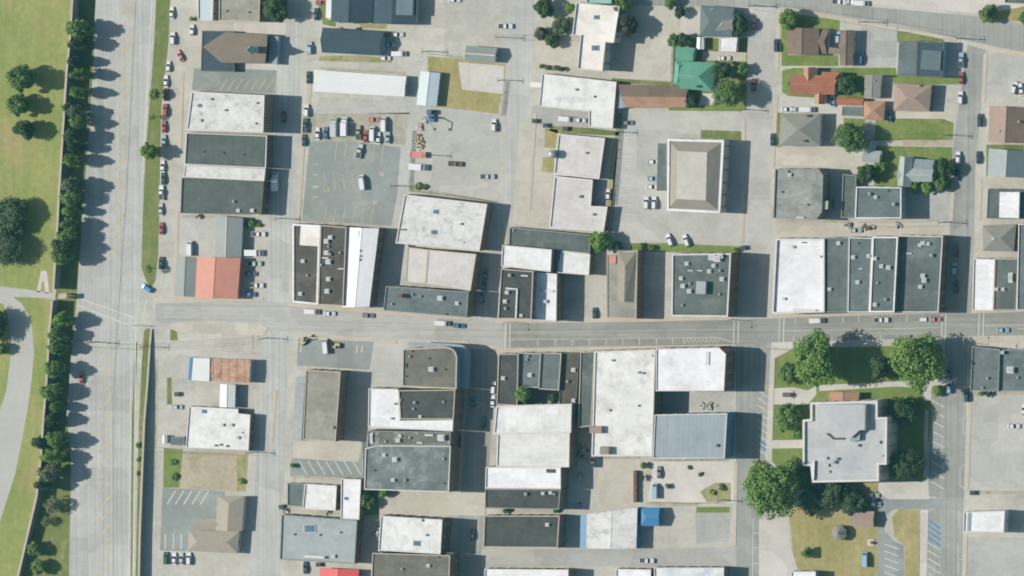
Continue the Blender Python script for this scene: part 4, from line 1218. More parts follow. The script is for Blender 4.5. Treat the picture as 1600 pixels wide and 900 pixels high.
r = flat('tall grey-beige roof beside the shadowed yard', [(478, 578), (532, 581), (524, 690), (473, 687)], 9.2, M_tanf, M_brickb, M_capT, par=.35, units=[('v', 520, 668, 1.4)])
block(r, [(462, 590), (477, 589), (471, 688), (457, 688)], 0, 3.2, M_stucco, M_palegray, 'awning')
flat('small slate roof beside a white square roof', [(449, 755), (476, 756), (472, 792), (449, 790)], 4.6, M_slateb, M_brickb, M_capG)
flat('white square roof between the small slate and tall white roofs', [(476.5, 756), (526, 759), (524, 798), (472.5, 795)], 5.4, M_white, M_brickb, M_capW)
flat('tall narrow white roof under the diagonal car park', [(533, 748), (564, 749), (561, 812), (532, 811)], 5.8, M_white2, M_brickb, M_capW, units=[('s', 540, 779, .8)])
r = flat('wide blue-grey roof with dark skylight and long duct', [(440, 804), (558, 813), (554, 881), (437, 874)], 6.6, M_palegray, M_brick, M_capG, par=.5,
         units=[('s', 483, 826, (2.6, 2.1, 1)), ('k', 460, 835), ('k', 500, 836), ('k', 532, 832), ('d', 492, 870, (2.4, 1.6, 2)), ('u', 521, 869, .9)])
gable('bright red metal roof at the bottom edge', [(500, 887), (561, 890), (558, 935), (497, 935)], 3.6, 4.8, 'v', M_redv, M_brick, name='store_building', cat='building')
gable('low metal shed, half white and half rusted orange', [(303, 559), (392, 562), (390, 598), (299, 594)], 4.6, 4.9, 'h', M_rust, M_stuccob, name='warehouse', cat='warehouse', win=False)
bb = [o for o in COL.objects if o.get('label', '').startswith('low metal shed')][0]
block(bb, [(302, 559), (328, 560), (327, 596), (299, 594)], 4.0, 5.2, M_stuccob, M_metalw, 'white_roof_sheets')
block(bb, [(296.5, 559), (301.5, 559), (298.5, 594), (294, 593)], 0, 3.4, M_bluewall, M_bluewall, 'lean_to')
gable('narrow white link shed between rusted and white roofs', [(344, 600), (368, 601), (367, 637), (343, 636)], 3.8, 4.6, 'v', M_metalw, M_stuccob, name='shed', cat='shed')
flat('white roof with small dark vents above the bare earth lot', [(295, 635), (372, 639), (372, 646), (391, 648), (388, 705), (290, 700)], 4.8, M_white, M_brick, M_capW,
     units=[('s', 318, 643, 1), ('u', 347, 664, .8), ('u', 361, 664, .8), ('u', 371, 684, .8), ('v', 336, 696, 1), ('v', 344, 695), ('v', 354, 697), ('d', 372, 676, .9)])
gable('tiny white hut by the weedy verge of the ramp', [(254, 680), (261, 680), (261, 693), (254, 693)], 2.2, 2.6, 'v', M_metalw, M_wood, name='shed', cat='shed', over=.1)
flat('little slate roofed hut beside the white vented roof', [(268, 683), (288, 682), (288, 695), (267, 696)], 2.4, M_slateb, M_stucco, M_capG, par=.1, name='shed', cat='shed', win=False)
r = gable('beige shingled L-shaped house by the striped car park', [(295, 829), (374, 830), (371, 865), (293, 861)], 3.8, 5.6, 'h', M_shbeige, M_wood, hip=(.2, .2))
wing(r, [(340, 775), (382, 775), (378, 830), (337, 829)], 4.0, 5.8, 'v', M_shbeige, hip=(0, .2), nm=('upper_wall', 'upper_roof'))
wing(r, [(302, 810), (345, 810), (345, 829), (302, 829)], 3.4, 4.4, 'h', M_shbeige)
r = gable('brown roofed shed beside the memorial lawn', [(1330, 799), (1366, 799), (1365, 824), (1329, 822)], 3.2, 4.2, 'h', M_shpink, M_brick, name='shed', cat='shed')
# gazebo
c = G(1310, 833, 4.0)
t = empty('gazebo', (c.x, c.y, 0), 'octagonal grey gazebo on the dry memorial lawn', 'gazebo')
m = MB()
R = 3.0
for k in range(8):
    a0, a1 = k * math.pi / 4 + .39, (k + 1) * math.pi / 4 + .39
    p0, p1 = (R * math.cos(a0), R * math.sin(a0)), (R * math.cos(a1), R * math.sin(a1))
    m.face([(*p0, 2.9), (*p1, 2.9), (0, 0, 4.9)])
    m.face([(*p1, 2.75), (*p0, 2.75), (0, 0, 4.75)])
    m.face([(*p0, 2.75), (*p1, 2.75), (*p1, 2.9), (*p0, 2.9)])
m.obj('roof', M_shgray, t)
for k in range(8):
    m = MB()
    a0 = k * math.pi / 4 + .39
    m.box((2.7 * math.cos(a0), 2.7 * math.sin(a0), 1.4), (.18, .18, 2.8))
    m.obj('post', M_wood, t)
m = MB()
m.tube([(0, 0, 0), (0, 0, .3)], 3.0, 3.0, 8)
m.obj('deck', M_polewood, t)
m = MB()
m.tube([(0, 0, 4.8), (0, 0, 5.5)], .2, .03, 8)
m.obj('finial', M_steel, t)
windows()

# ------------------------------------------------------------------ floodwalls
M_wallface = surf('shaded_stained_floodwall_face', (138, 142, 138), .10, .2, .10, ((112, 116, 112), .6, .3))  # base grey darkened to paint in the face's shade, stains mixed over it


def wall_thing(label, line, w, mat=M_wallface):
    """line: (px, py, height) of the wall's top edge"""
    tops = [G(x, y, h) for x, y, h in line]
    c = tops[len(tops) // 2]
    t = empty('floodwall', (c.x, c.y, 0), label, 'floodwall')
    loc = (c.x, c.y, 0)
    m, cap = MB(), MB()

    def off(i):
        a, b = tops[max(0, i - 1)], tops[min(len(tops) - 1, i + 1)]
        d = (b - a).xy.normalized()
        return Vector((-d.y, d.x))
    for i in range(len(tops) - 1):
        for mm, ww, z0, z1 in ((m, w, None, -.3), (cap, w + .3, -.3, 0)):
            n0, n1 = off(i) * ww / 2, off(i + 1) * ww / 2
            a, b = tops[i], tops[i + 1]
            q = [a.xy - n0, b.xy - n1, b.xy + n1, a.xy + n0]
            za = [a.z, b.z, b.z, a.z]
            lo = [(*q[k], -.1 if z0 is None else za[k] + z0) for k in range(4)]
            hi = [(*q[k], za[k] + z1) for k in range(4)]
            mm.face(hi)
            for k in (0, 2):
                j = (k + 1) % 4
                mm.face([lo[k], lo[j], hi[j], hi[k]])
            if i == 0:
                mm.face([lo[3], lo[0], hi[0], hi[3]])
            if i == len(tops) - 2:
                mm.face([lo[1], lo[2], hi[2], hi[1]])
    m.obj('wall_face', mat, t, loc)
    cap.obj('coping', M_capT, t, loc)
    return t


wall_thing('long pale concrete floodwall beside the park above the gate', [(115, -40, 6.6), (109, 60, 6.6), (104, 110, 6.6), (100, 170, 6.6), (97, 220, 6.6), (94, 270, 6.6), (92, 300, 6.6), (89.5, 350, 6.6), (85, 420, 6.6), (83, 452, 6.6)], .6)
wall_thing('long pale concrete floodwall beside the curving park road', [(81, 470, 6.4), (77, 515, 6.4), (72, 600, 6.4), (67, 660, 6.4), (64, 710, 6.2), (57, 775, 5.4), (46, 822, 4.6), (29, 895, 4.0), (20, 940, 4.0)], .6)
t = wall_thing('low retaining wall rising along the lower street beside the highway', [(236, 514, .6), (234, 540, 1.2), (230, 600, 2.2), (225, 660, 3.0), (221, 760, 3.4), (218, 840, 3.5), (216, 940, 3.6)], .5)
t.name = 'retaining_wall'
t['category'] = 'retaining wall'


def platform(label, pts, z):
    p = ccw([tuple(G(x, y, z).xy) for x, y in pts])
    c = Vector((sum(q[0] for q in p) / 4, sum(q[1] for q in p) / 4, 0))
    t = empty('gate_platform', c, label, 'platform')
    m = MB()
    m.prism(p, z - .4, z)
    m.obj('deck', M_capT, t, c)
    for q in inset(p, .4):
        m = MB()
        m.box((q[0], q[1], (z - .4) / 2), (.4, .4, z - .4))
        m.obj('post', M_concrete, t, c)
    return t


platform('tan concrete platform at the gap in the floodwall', [(92, 459), (104, 458), (104, 466), (90, 467)], 5.2)
platform('thin white concrete platform among the upper floodwall trees', [(119, 174), (135, 173), (135, 177), (119, 177)], 6.8)
# ------------------------------------------------------------------ trees
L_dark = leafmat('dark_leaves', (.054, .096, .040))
L_mid = leafmat('mid_green_leaves', (.125, .215, .066))
L_bright = leafmat('bright_leaves', (.140, .255, .055))
L_yel = leafmat('yellow_green_leaves', (.200, .265, .065))
L_gray = leafmat('grey_green_leaves', (.125, .160, .090))
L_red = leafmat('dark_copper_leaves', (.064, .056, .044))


def crown_mesh(seed, clumps, leaves, top=1.0, leaf=.10, gap=.0):
    """unit crown: leaf-sized faces gathered in clumps through an uneven volume"""
    r = random.Random(seed)
    v, f = [], []
    lobes = [(r.uniform(0, 6.28), r.uniform(.0, .22)) for _ in range(5)]
    for c in range(clumps):
        while True:
            p = Vector((r.uniform(-1, 1), r.uniform(-1, 1), r.uniform(-1, 1)))
            d = p.length
            if .35 < d < 1:
                break
        ang = math.atan2(p.y, p.x)
        k = 1.0 + sum(a * math.cos(ang * (i + 1) + ph) for i, (ph, a) in enumerate(lobes)) * .95
        wz = 1.0 if p.z < 0 else 1.0 - (1 - top) * p.z
        cx = Vector((p.x * k * wz * .82, p.y * k * wz * .82, p.z * .86))
        cr = r.uniform(.13, .38)
        n = int(leaves * cr / .25)
        for q in range(n):
            d = Vector((r.gauss(0, 1), r.gauss(0, 1), r.gauss(0, 1))).normalized()
            o = cx + d * cr * r.uniform(.55, 1.06)
            nn = (d + Vector((r.gauss(0, .5), r.gauss(0, .5), r.gauss(.35, .5)))).normalized()
            u = nn.orthogonal().normalized()
            w = nn.cross(u)
            t = r.uniform(0, 6.28)
            u, w = u * math.cos(t) + w * math.sin(t), w * math.cos(t) - u * math.sin(t)
            s = leaf * r.uniform(.6, 1.3)
            i = len(v)
            v += [o - u * s, o + w * s * .62, o + u * s, o - w * s * .62]
            f.append((i, i + 1, i + 2, i + 3))
    me = bpy.data.meshes.new('crown')
    me.from_pydata([tuple(x) for x in v], [], f)
    me.materials.append(L_mid)
    return me


def trunk_mesh(seed):
    """unit trunk: tapered stem and limbs, base at 0, crown centre at 1"""
    r = random.Random(seed)
    m = MB()
    m.tube([(0, 0, 0), (.02, .01, .3), (.0, .03, .65), (.03, 0, 1.25)], .07, .018, 8)
    for k in range(6):
        a = k * 1.05 + r.uniform(-.3, .3)
        z = r.uniform(.45, .85)
        L = r.uniform(.3, .5)
        m.tube([(0, 0, z), (math.cos(a) * L * .5, math.sin(a) * L * .5, z + .2), (math.cos(a) * L, math.sin(a) * L, z + .42)], .032, .008, 6)
    return m.mesh('trunk', [M_bark])


CROWN = {'round': [crown_mesh(s, 74, 100, 1.0, .085) for s in (1, 2, 3)],
         'big': [crown_mesh(s, 130, 125, 1.0, .052) for s in (11, 12, 13)],
         'tall': [crown_mesh(s, 66, 80, .28, .10) for s in (21, 22, 23, 24)],
         'thin': [crown_mesh(s, 30, 30, .7, .085) for s in (31,)],
         'bush': [crown_mesh(s, 34, 46, .9, .12) for s in (41, 42)]}
TRUNK = [trunk_mesh(s) for s in (5, 6, 7)]


def tree(px, py, r, zc, mat, label, kind='round', rz=None, group=None, name='broadleaf_tree', cat='tree', ey=1.0):
    """crown centre shows at (px, py), r photo pixels wide, crown centre zc metres up"""
    rm = r * SCALE
    c = G(px, py, zc)
    t = empty(name, (c.x, c.y, 0), label, cat, group, rnd.uniform(0, 6.28) if ey == 1 else rnd.choice((0, math.pi)))
    rz = rz or min(rm * .85, zc * .85)
    o = link('crown', rnd.choice(CROWN[kind]), t, (0, 0, zc), 0, (rm, rm * ey, rz))
    o.data = o.data
    o.material_slots[0].link = 'OBJECT'
    o.material_slots[0].material = mat
    if name != 'shrub':
        link('trunk', rnd.choice(TRUNK), t, (0, 0, 0), 0, (rm * .9, rm * .9, zc))
    else:
        link('stem', rnd.choice(TRUNK), t, (0, 0, 0), 0, (rm * .5, rm * .5, zc))
    return t


GRP = 'trees planted along the floodwall'
row = [(122, 45, 17, 9), (121, 68, 13, 8), (113, 96, 11, 7.5), (120, 116, 14, 8.5), (119, 144, 13, 8), (105, 168, 9, 6.5), (116, 174, 12, 8), (119, 192, 12, 8), (114, 212, 14, 8.5), (117, 231, 12, 8),
       (112, 250, 13, 8.5), (110, 290, 13, 8.5), (107, 310, 15, 8.5), (106, 330, 12, 7.5), (104, 350, 12, 8), (101, 370, 14, 8.5), (98, 387, 17, 9), (92, 403, 14, 8.5),
       (97, 500, 16, 8.5), (88, 522, 13, 8), (88, 543, 13, 7.5), (82, 578, 15, 8.5), (78, 613, 16, 8.5), (86, 636, 9, 7), (80, 655, 13, 7.5), (88, 688, 16, 8.5), (64, 692, 13, 7.5), (78, 714, 17, 8.5), (74, 740, 17, 8.5), (66, 757, 14, 7.5)]
ordw = 'first second third fourth fifth sixth seventh eighth ninth tenth eleventh twelfth thirteenth fourteenth fifteenth sixteenth seventeenth eighteenth'.split()
for i, (x, y, r, z) in enumerate(row):
    up = i < 18
    k = i if up else i - 18
    size = 'broad' if r >= 15 else ('small' if r <= 11 else 'slender')
    lab = f'{size} green tree, {ordw[k]} from the ' + ('top edge along the upper floodwall' if up else 'gate platform along the lower floodwall')
    tree(x + 2 + rnd.uniform(-2, 2), y, r * rnd.uniform(1.12, 1.42), z - 1.0 + rnd.uniform(-.6, .5), rnd.choice((L_mid, L_mid, L_bright, L_dark, L_gray)), lab, 'tall', rz=z * .68, group=GRP, ey=rnd.uniform(.68, .88))
tree(82, 790, 17, 4.4, L_gray, 'pale sparse tree on the dry bank under the lower floodwall row', 'thin', group=GRP)
tree(72, 815, 10, 3.0, L_gray, 'small grey-green tree on the bare bank beside the wall', 'thin', group=GRP)
tree(55, 858, 13, 4.0, L_mid, 'dark young tree near the bottom of the floodwall bank', 'round', group=GRP)
tree(58, 886, 13, 4.0, L_mid, 'dark tree at the bottom edge on the floodwall bank', 'round', group=GRP)
PG = 'trees standing on the park lawn'
tree(34, 119, 24, 8.0, L_mid, 'largest of three trees in a line on the park lawn', 'round', group=PG, ey=.9, rz=6.5)
tree(29, 161, 21, 5.6, L_mid, 'middle tree of the three on the park lawn', 'round', group=PG, ey=.85, rz=5)
tree(39, 203, 19, 5.6, L_dark, 'lowest tree of the three on the park lawn', 'round', group=PG, ey=.8, rz=5)
tree(16, 338, 34, 5.5, L_dark, 'huge dark tree at the picture edge, upper half of a clump', 'big', group=PG)
tree(12, 385, 32, 5.0, L_dark, 'huge dark tree at the picture edge, lower half of a clump', 'big', group=PG)
tree(-14, 505, 27, 6.0, L_dark, 'dark tree cut by the picture edge inside the road loop', 'big', group=PG)
tree(1, 546, 11, 3.4, L_mid, 'small dark tree cut by the edge below the road loop tree', 'round', group=PG)
SG = 'small trees on the grass median'
tree(241, 146, 9, 4.4, L_yel, 'yellow-green little tree on the upper grass median', 'round', group=SG)
tree(237, 183, 7, 4.0, L_yel, 'sparse yellowish sapling beside two red cars', 'thin', group=SG)
tree(233, 238, 14, 6.0, L_bright, 'bushy green tree in the middle of the grass median', 'round', group=SG, rz=4)
tree(233, 420, 8, 5.0, L_gray, 'thin small tree near the pointed end of the median', 'thin', group=SG)
TG = 'garden and street trees'
TT = [(428, 12, 21, 6.5, L_dark, 'dark tree leaning over the street by the grey-beige roof', 'round'),
      (850, 14, 16, 4.6, L_dark, 'dark tall tree at the top edge near the T-shaped roof', 'round'),
      (846, 52, 11, 3.2, L_gray, 'grey-green round tree at the alley corner', 'round'),
      (878, 42, 16, 4.6, L_gray, 'greyish round tree tight against the T-shaped roof', 'round'),
      (892, 12, 9, 4.0, L_bright, 'bright green small tree beside the T-shaped roof', 'round'),
      (862, 62, 12, 3.0, L_dark, 'low dark tree between the two grey-green ones', 'round'),
      (972, 6, 16, 6.0, L_mid, 'green tree at the top edge behind the teal roof', 'round'),
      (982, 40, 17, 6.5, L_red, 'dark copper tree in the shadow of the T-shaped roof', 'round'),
      (1048, 4, 10, 3.4, L_mid, 'small green tree at the top edge near the grey hipped house', 'round'),
      (1062, 18, 9, 3.2, L_dark, 'small dark tree beside the concrete pad', 'round'),
      (1053, 62, 10, 3.4, L_mid, 'small green tree above the green metal roof', 'round'),
      (1070, 62, 12, 3.6, L_dark, 'dark tree shading the green metal roof', 'round'),
      (1153, 36, 17, 3.6, L_dark, 'dark tree pressed against the grey hipped house', 'round'),
      (1138, 146, 23, 8.4, L_mid, 'big round dark green tree beside the green metal roof', 'big'),
      (1128, 112, 16, 6.0, L_dark, 'dark tree above the big round tree by the green roof', 'round'),
      (1158, 108, 10, 3.4, L_bright, 'bright small tree beside the street near the green roof', 'round'),
      (1078, 158, 11, 3.0, L_dark, 'low dark tree at the end of the rusty long roof', 'round'),
      (1230, 31, 17, 5.0, L_bright, 'bright green tree at the top road corner', 'round'),
      (1322, 131, 16, 5.0, L_dark, 'dark tree behind the terracotta roof', 'round'),
      (1326, 215, 25, 6.4, L_mid, 'large round green tree beside the grey-beige pyramid roof', 'big'),
      (1356, 272, 16, 4.6, L_dark, 'dark olive tree below the tiny blue-grey cottage', 'round'),
      (1376, 262, 9, 2.6, L_bright, 'bright garden shrub tree by the pale grey cross-gabled house', 'round'),
      (1430, 292, 10, 2.6, L_bright, 'bright hedge tree under the cross-gabled house', 'round'),
      (1450, 291, 11, 2.8, L_bright, 'bright hedge tree between house and grey car park', 'round'),
      (1470, 290, 11, 3.0, L_mid, 'green hedge tree at the kerb below the cross-gabled house', 'round'),
      (1476, 262, 15, 4.4, L_dark, 'dark round tree added for the house shadow behind the white car', 'round'),  # added dark crown standing in for the cross-gabled house's cast shadow
      (1544, 20, 15, 4.0, L_mid, 'dense round tree on the dry lawn at the top corner', 'round'),
      (1600, 30, 9, 3.0, L_mid, 'small tree cut by the picture edge at the top corner', 'round'),
      (940, 377, 17, 5.0, L_bright, 'bright green tree between white roofs and the office car park', 'round'),
      (966, 386, 9, 2.4, L_dark, 'low dark tree beside the bright green one', 'round'),
      (1277, 566, 40, 12.0, L_bright, 'huge bright tree at the courthouse corner nearest the crossing', 'big'),
      (1433, 560, 42, 12.5, L_bright, 'huge bright tree on the courthouse lawn near the second street', 'big'),
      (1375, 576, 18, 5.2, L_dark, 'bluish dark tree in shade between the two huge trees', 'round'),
      (1231, 586, 16, 3.6, L_mid, 'low round tree at the corner of the courthouse lawn', 'round'),
      (1232, 650, 23, 5.0, L_mid, 'dense green tree beside the courthouse side wall', 'round'),
      (1244, 678, 10, 2.6, L_bright, 'bright shrub tree against the courthouse side walk', 'round'),
      (1202, 761, 46, 14.0, L_bright, 'biggest tree, overhanging the street below the courthouse', 'big'),
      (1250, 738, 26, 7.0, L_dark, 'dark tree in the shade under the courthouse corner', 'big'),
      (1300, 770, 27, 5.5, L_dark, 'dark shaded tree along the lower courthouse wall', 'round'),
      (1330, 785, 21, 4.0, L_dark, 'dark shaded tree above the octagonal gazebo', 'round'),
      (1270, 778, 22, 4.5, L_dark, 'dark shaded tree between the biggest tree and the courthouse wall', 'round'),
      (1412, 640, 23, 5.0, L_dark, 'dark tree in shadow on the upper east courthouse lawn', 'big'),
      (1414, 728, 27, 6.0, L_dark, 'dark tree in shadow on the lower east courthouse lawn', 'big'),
      (1466, 611, 9, 2.2, L_bright, 'small bright bush tree on the path corner by two cars', 'round'),
      (1260, 863, 9, 3.0, L_mid, 'lone small tree on the dry memorial lawn', 'round'),
      (817, 614, 13, 9.5, L_mid, 'green tree growing in the courtyard of the short row', 'round'),
      (866, 622, 9, 5.0, L_dark, 'dark small tree in the courtyard corner of the short row', 'round'),
      (572, 782, 13, 3.6, L_mid, 'overgrown tree beside the tall narrow white roof', 'round'),
      (600, 770, 9, 2.6, L_bright, 'bright bush tree below the slate roof with tan side', 'round')]
for x, y, r, z, mt, lab, kd in TT:
    tree(x, y, r, z, mt, lab, kd, group=TG)
# shrubs
SH = [(845, 104, 4, 1.0, L_yel, 'yellowish shrub at the alley end of the hedge', ), (856, 106, 5, 1.1, L_mid, 'green shrub second along the little hedge'), (867, 107, 5, 1.1, L_yel, 'yellowish shrub third along the little hedge'), (879, 108, 5, 1.2, L_dark, 'dark shrub at the white roof end of the hedge'),
      (1005, 728, 6, 2.0, L_bright, 'bright tall shrub behind the rusted wall'), (1004, 746, 5, 1.8, L_dark, 'dark shrub below the bright one at the rusted wall'),
      (1043, 759, 5, 1.3, L_bright, 'lone green shrub on the white concrete yard'), (394, 348, 7, 1.6, L_bright, 'bright green shrub behind the white truck and dark roof'), (404, 352, 4, 1.0, L_yel, 'pale shrub between dark roof and white truck'),
      (457, 727, 5, 1.5, L_mid, 'little shrub at the corner of the diagonal car park'), (300, 29, 5, 1.4, L_yel, 'yellow-green shrub by the small pale blue roof'),
      (653, 291, 7, .9, L_yel, 'ragged weeds clump above the dirty white roof'), (664, 292, 5, .8, L_mid, 'dark weeds clump above the dirty white roof'),
      (1003, 386, 6, 1.4, L_bright, 'bright shrub in the hedge by the two slanted cars'), (1018, 387, 6, 1.4, L_mid, 'green shrub in the hedge by the two slanted cars'), (1150, 390, 5, 1.2, L_yel, 'yellowish shrub by the green waste bin'),
      (217, 695, 6, 1.6, L_mid, 'dark shrub upper on the strip beside the retaining wall'), (217, 718, 5, 1.4, L_mid, 'dark shrub middle on the strip beside the retaining wall'), (216, 740, 4, 1.2, L_gray, 'grey shrub lower on the strip beside the retaining wall'),
      (790, 797, 6, 1.5, L_mid, 'green shrub in the gap between two dark felt roofs'), (868, 797, 5, 1.5, L_bright, 'bright shrub at the street end of the roof gap'),
      (1533, 615, 5, 1.4, L_yel, 'yellow-green shrub behind the slate corner roof'), (1545, 616, 5, 1.4, L_dark, 'dark shrub behind the slate corner roof'),
      (1235, 132, 5, 1.6, L_mid, 'green shrub at the front of the terracotta house'), (1256, 712, 6, 1.5, L_yel, 'yellowish shrub at the courthouse side lawn'), (1112, 770, 6, .8, L_yel, 'weedy clump on the corner of the white yard'), (1128, 762, 6, .8, L_mid, 'greener weedy clump near the biggest tree'),
      (1077, 731, 4, .6, L_gray, 'dry weed clump in the white yard'), (1094, 741, 4, .6, L_gray, 'second dry weed clump in the white yard, nearer the street'), (268, 722, 7, .9, L_bright, 'bright weeds on the verge by the bare earth lot'), (272, 745, 7, .9, L_mid, 'green weeds lower on the verge by the bare earth lot'), (377, 752, 6, .9, L_yel, 'yellowish weeds on the street side of the bare lot')]
for x, y, r, z, mt, lab in SH:
    tree(x, y, r, z, mt, lab, 'bush', group='shrubs and weeds about the town', name='shrub', cat='shrub')
# ------------------------------------------------------------------ vehicles
M_tyre = plain('tyre_rubber', (38, 38, 40), .8)
M_carglass = plain('car_glass', (42, 52, 60), .08, 0, .8)
M_lamp = plain('headlamp_glass', (220, 222, 220), .15)
M_tail = plain('tail_lamp_red', (150, 30, 30), .3)
M_trim = plain('black_trim', (46, 48, 50), .6)
PAINT = {'white': (226, 228, 230), 'silver': (190, 196, 200), 'grey': (128, 134, 138), 'black': (48, 54, 58), 'blue': (80, 114, 150), 'light blue': (160, 188, 206), 'red': (176, 82, 78),
         'dark red': (128, 46, 46), 'pink': (206, 138, 128), 'teal': (52, 82, 92), 'green': (52, 84, 76), 'tan': (172, 156, 138), 'navy': (50, 68, 92), 'vivid blue': (40, 150, 205), 'brown': (120, 92, 78), 'yellow': (205, 168, 82)}
PM = {k: plain(k.replace(' ', '_') + '_car_paint', v, .28, .1, .5, .6) for k, v in PAINT.items()}


def loft(m, secs, mi=0):
    """secs: list of (x, half width, z low, z high, half width at top)"""
    rings = []
    for x, w, z0, z1, wt in secs:
        zm = (z0 + z1) / 2
        rings.append([(x, -w * .93, z0), (x, -w, z0 + .12), (x, -w, zm + .05), (x, -wt, z1), (x, wt, z1), (x, w, zm + .05), (x, w, z0 + .12), (x, w * .93, z0)])
    n = 8
    for a, b in zip(rings, rings[1:]):
        for k in range(n):
            j = (k + 1) % n
            m.face([a[k], b[k], b[j], a[j]], mi)
    m.face(rings[0], mi)
    m.face(rings[-1][::-1], mi)


def cabin(m, x0, x1, x2, x3, w, wt, z0, z1, mi=0):
    """x0..x3: rear base, rear top, front top, front base; roof skin plus pillars"""
    m.face([(x1, -wt, z1), (x2, -wt, z1), (x2, wt, z1), (x1, wt, z1)], mi)
    e = .07
    m.face([(x1, -wt, z1 - e), (x1, wt, z1 - e), (x2, wt, z1 - e), (x2, -wt, z1 - e)], mi)
    for s in (-1, 1):
        m.face([(x1, s * wt, z1), (x2, s * wt, z1), (x2, s * wt, z1 - e), (x1, s * wt, z1 - e)], mi)
        for xa, xb in ((x0, x1), (x3, x2)):
            dx = .10 if xa < xb else -.10
            m.face([(xa, s * w, z0), (xa + dx, s * w, z0), (xb + dx, s * wt, z1), (xb, s * wt, z1)], mi)
        xm = (x1 + x2) / 2
        m.face([(xm - .06, s * (w + .005), z0), (xm + .06, s * (w + .005), z0), (xm + .06, s * (wt + .005), z1), (xm - .06, s * (wt + .005), z1)], mi)
    for xe in (x1, x2):
        m.face([(xe, -wt, z1), (xe, wt, z1), (xe, wt, z1 - e), (xe, -wt, z1 - e)], mi)


def glasses(x0, x1, x2, x3, w, wt, z0, z1):
    e = .03
    out = []
    m = MB()
    m.face([(x3, -w + .06, z0), (x3, w - .06, z0), (x2 + .01, wt - .05, z1 - .03), (x2 + .01, -wt + .05, z1 - .03)])
    out.append(('windscreen', m))
    m = MB()
    m.face([(x0, -w + .06, z0), (x0, w - .06, z0), (x1 - .01, wt - .05, z1 - .03), (x1 - .01, -wt + .05, z1 - .03)])
    out.append(('rear_window', m))
    for s in (-1, 1):
        m = MB()
        m.face([(x0 + .1, s * (w - .01), z0), (x3 - .1, s * (w - .01), z0), (x2 - .02, s * (wt - .01), z1 - .07), (x1 + .02, s * (wt - .01), z1 - .07)])
        out.append(('side_window', m))
    return out


def wheelset(r, xs, w):
    out = []
    for x in xs:
        for s in (-1, 1):
            m = MB()
            m.tube([(x, s * (w - .22), r), (x, s * (w + .01), r)], r, r, 14, 0)
            m.tube([(x, s * (w + .012), r), (x, s * (w + .02), r)], r * .6, r * .58, 10, 1)
            out.append(('wheel', m))
    return out


def lamps(xf, xr, w, z):
    out = []
    for s in (-1, 1):
        m = MB()
        m.box((xf, s * w, z), (.14, .32, .16))
        out.append(('headlight', m, M_lamp))
        m = MB()
        m.box((xr, s * w, z + .08), (.12, .26, .18))
        out.append(('tail_light', m, M_tail))
    return out


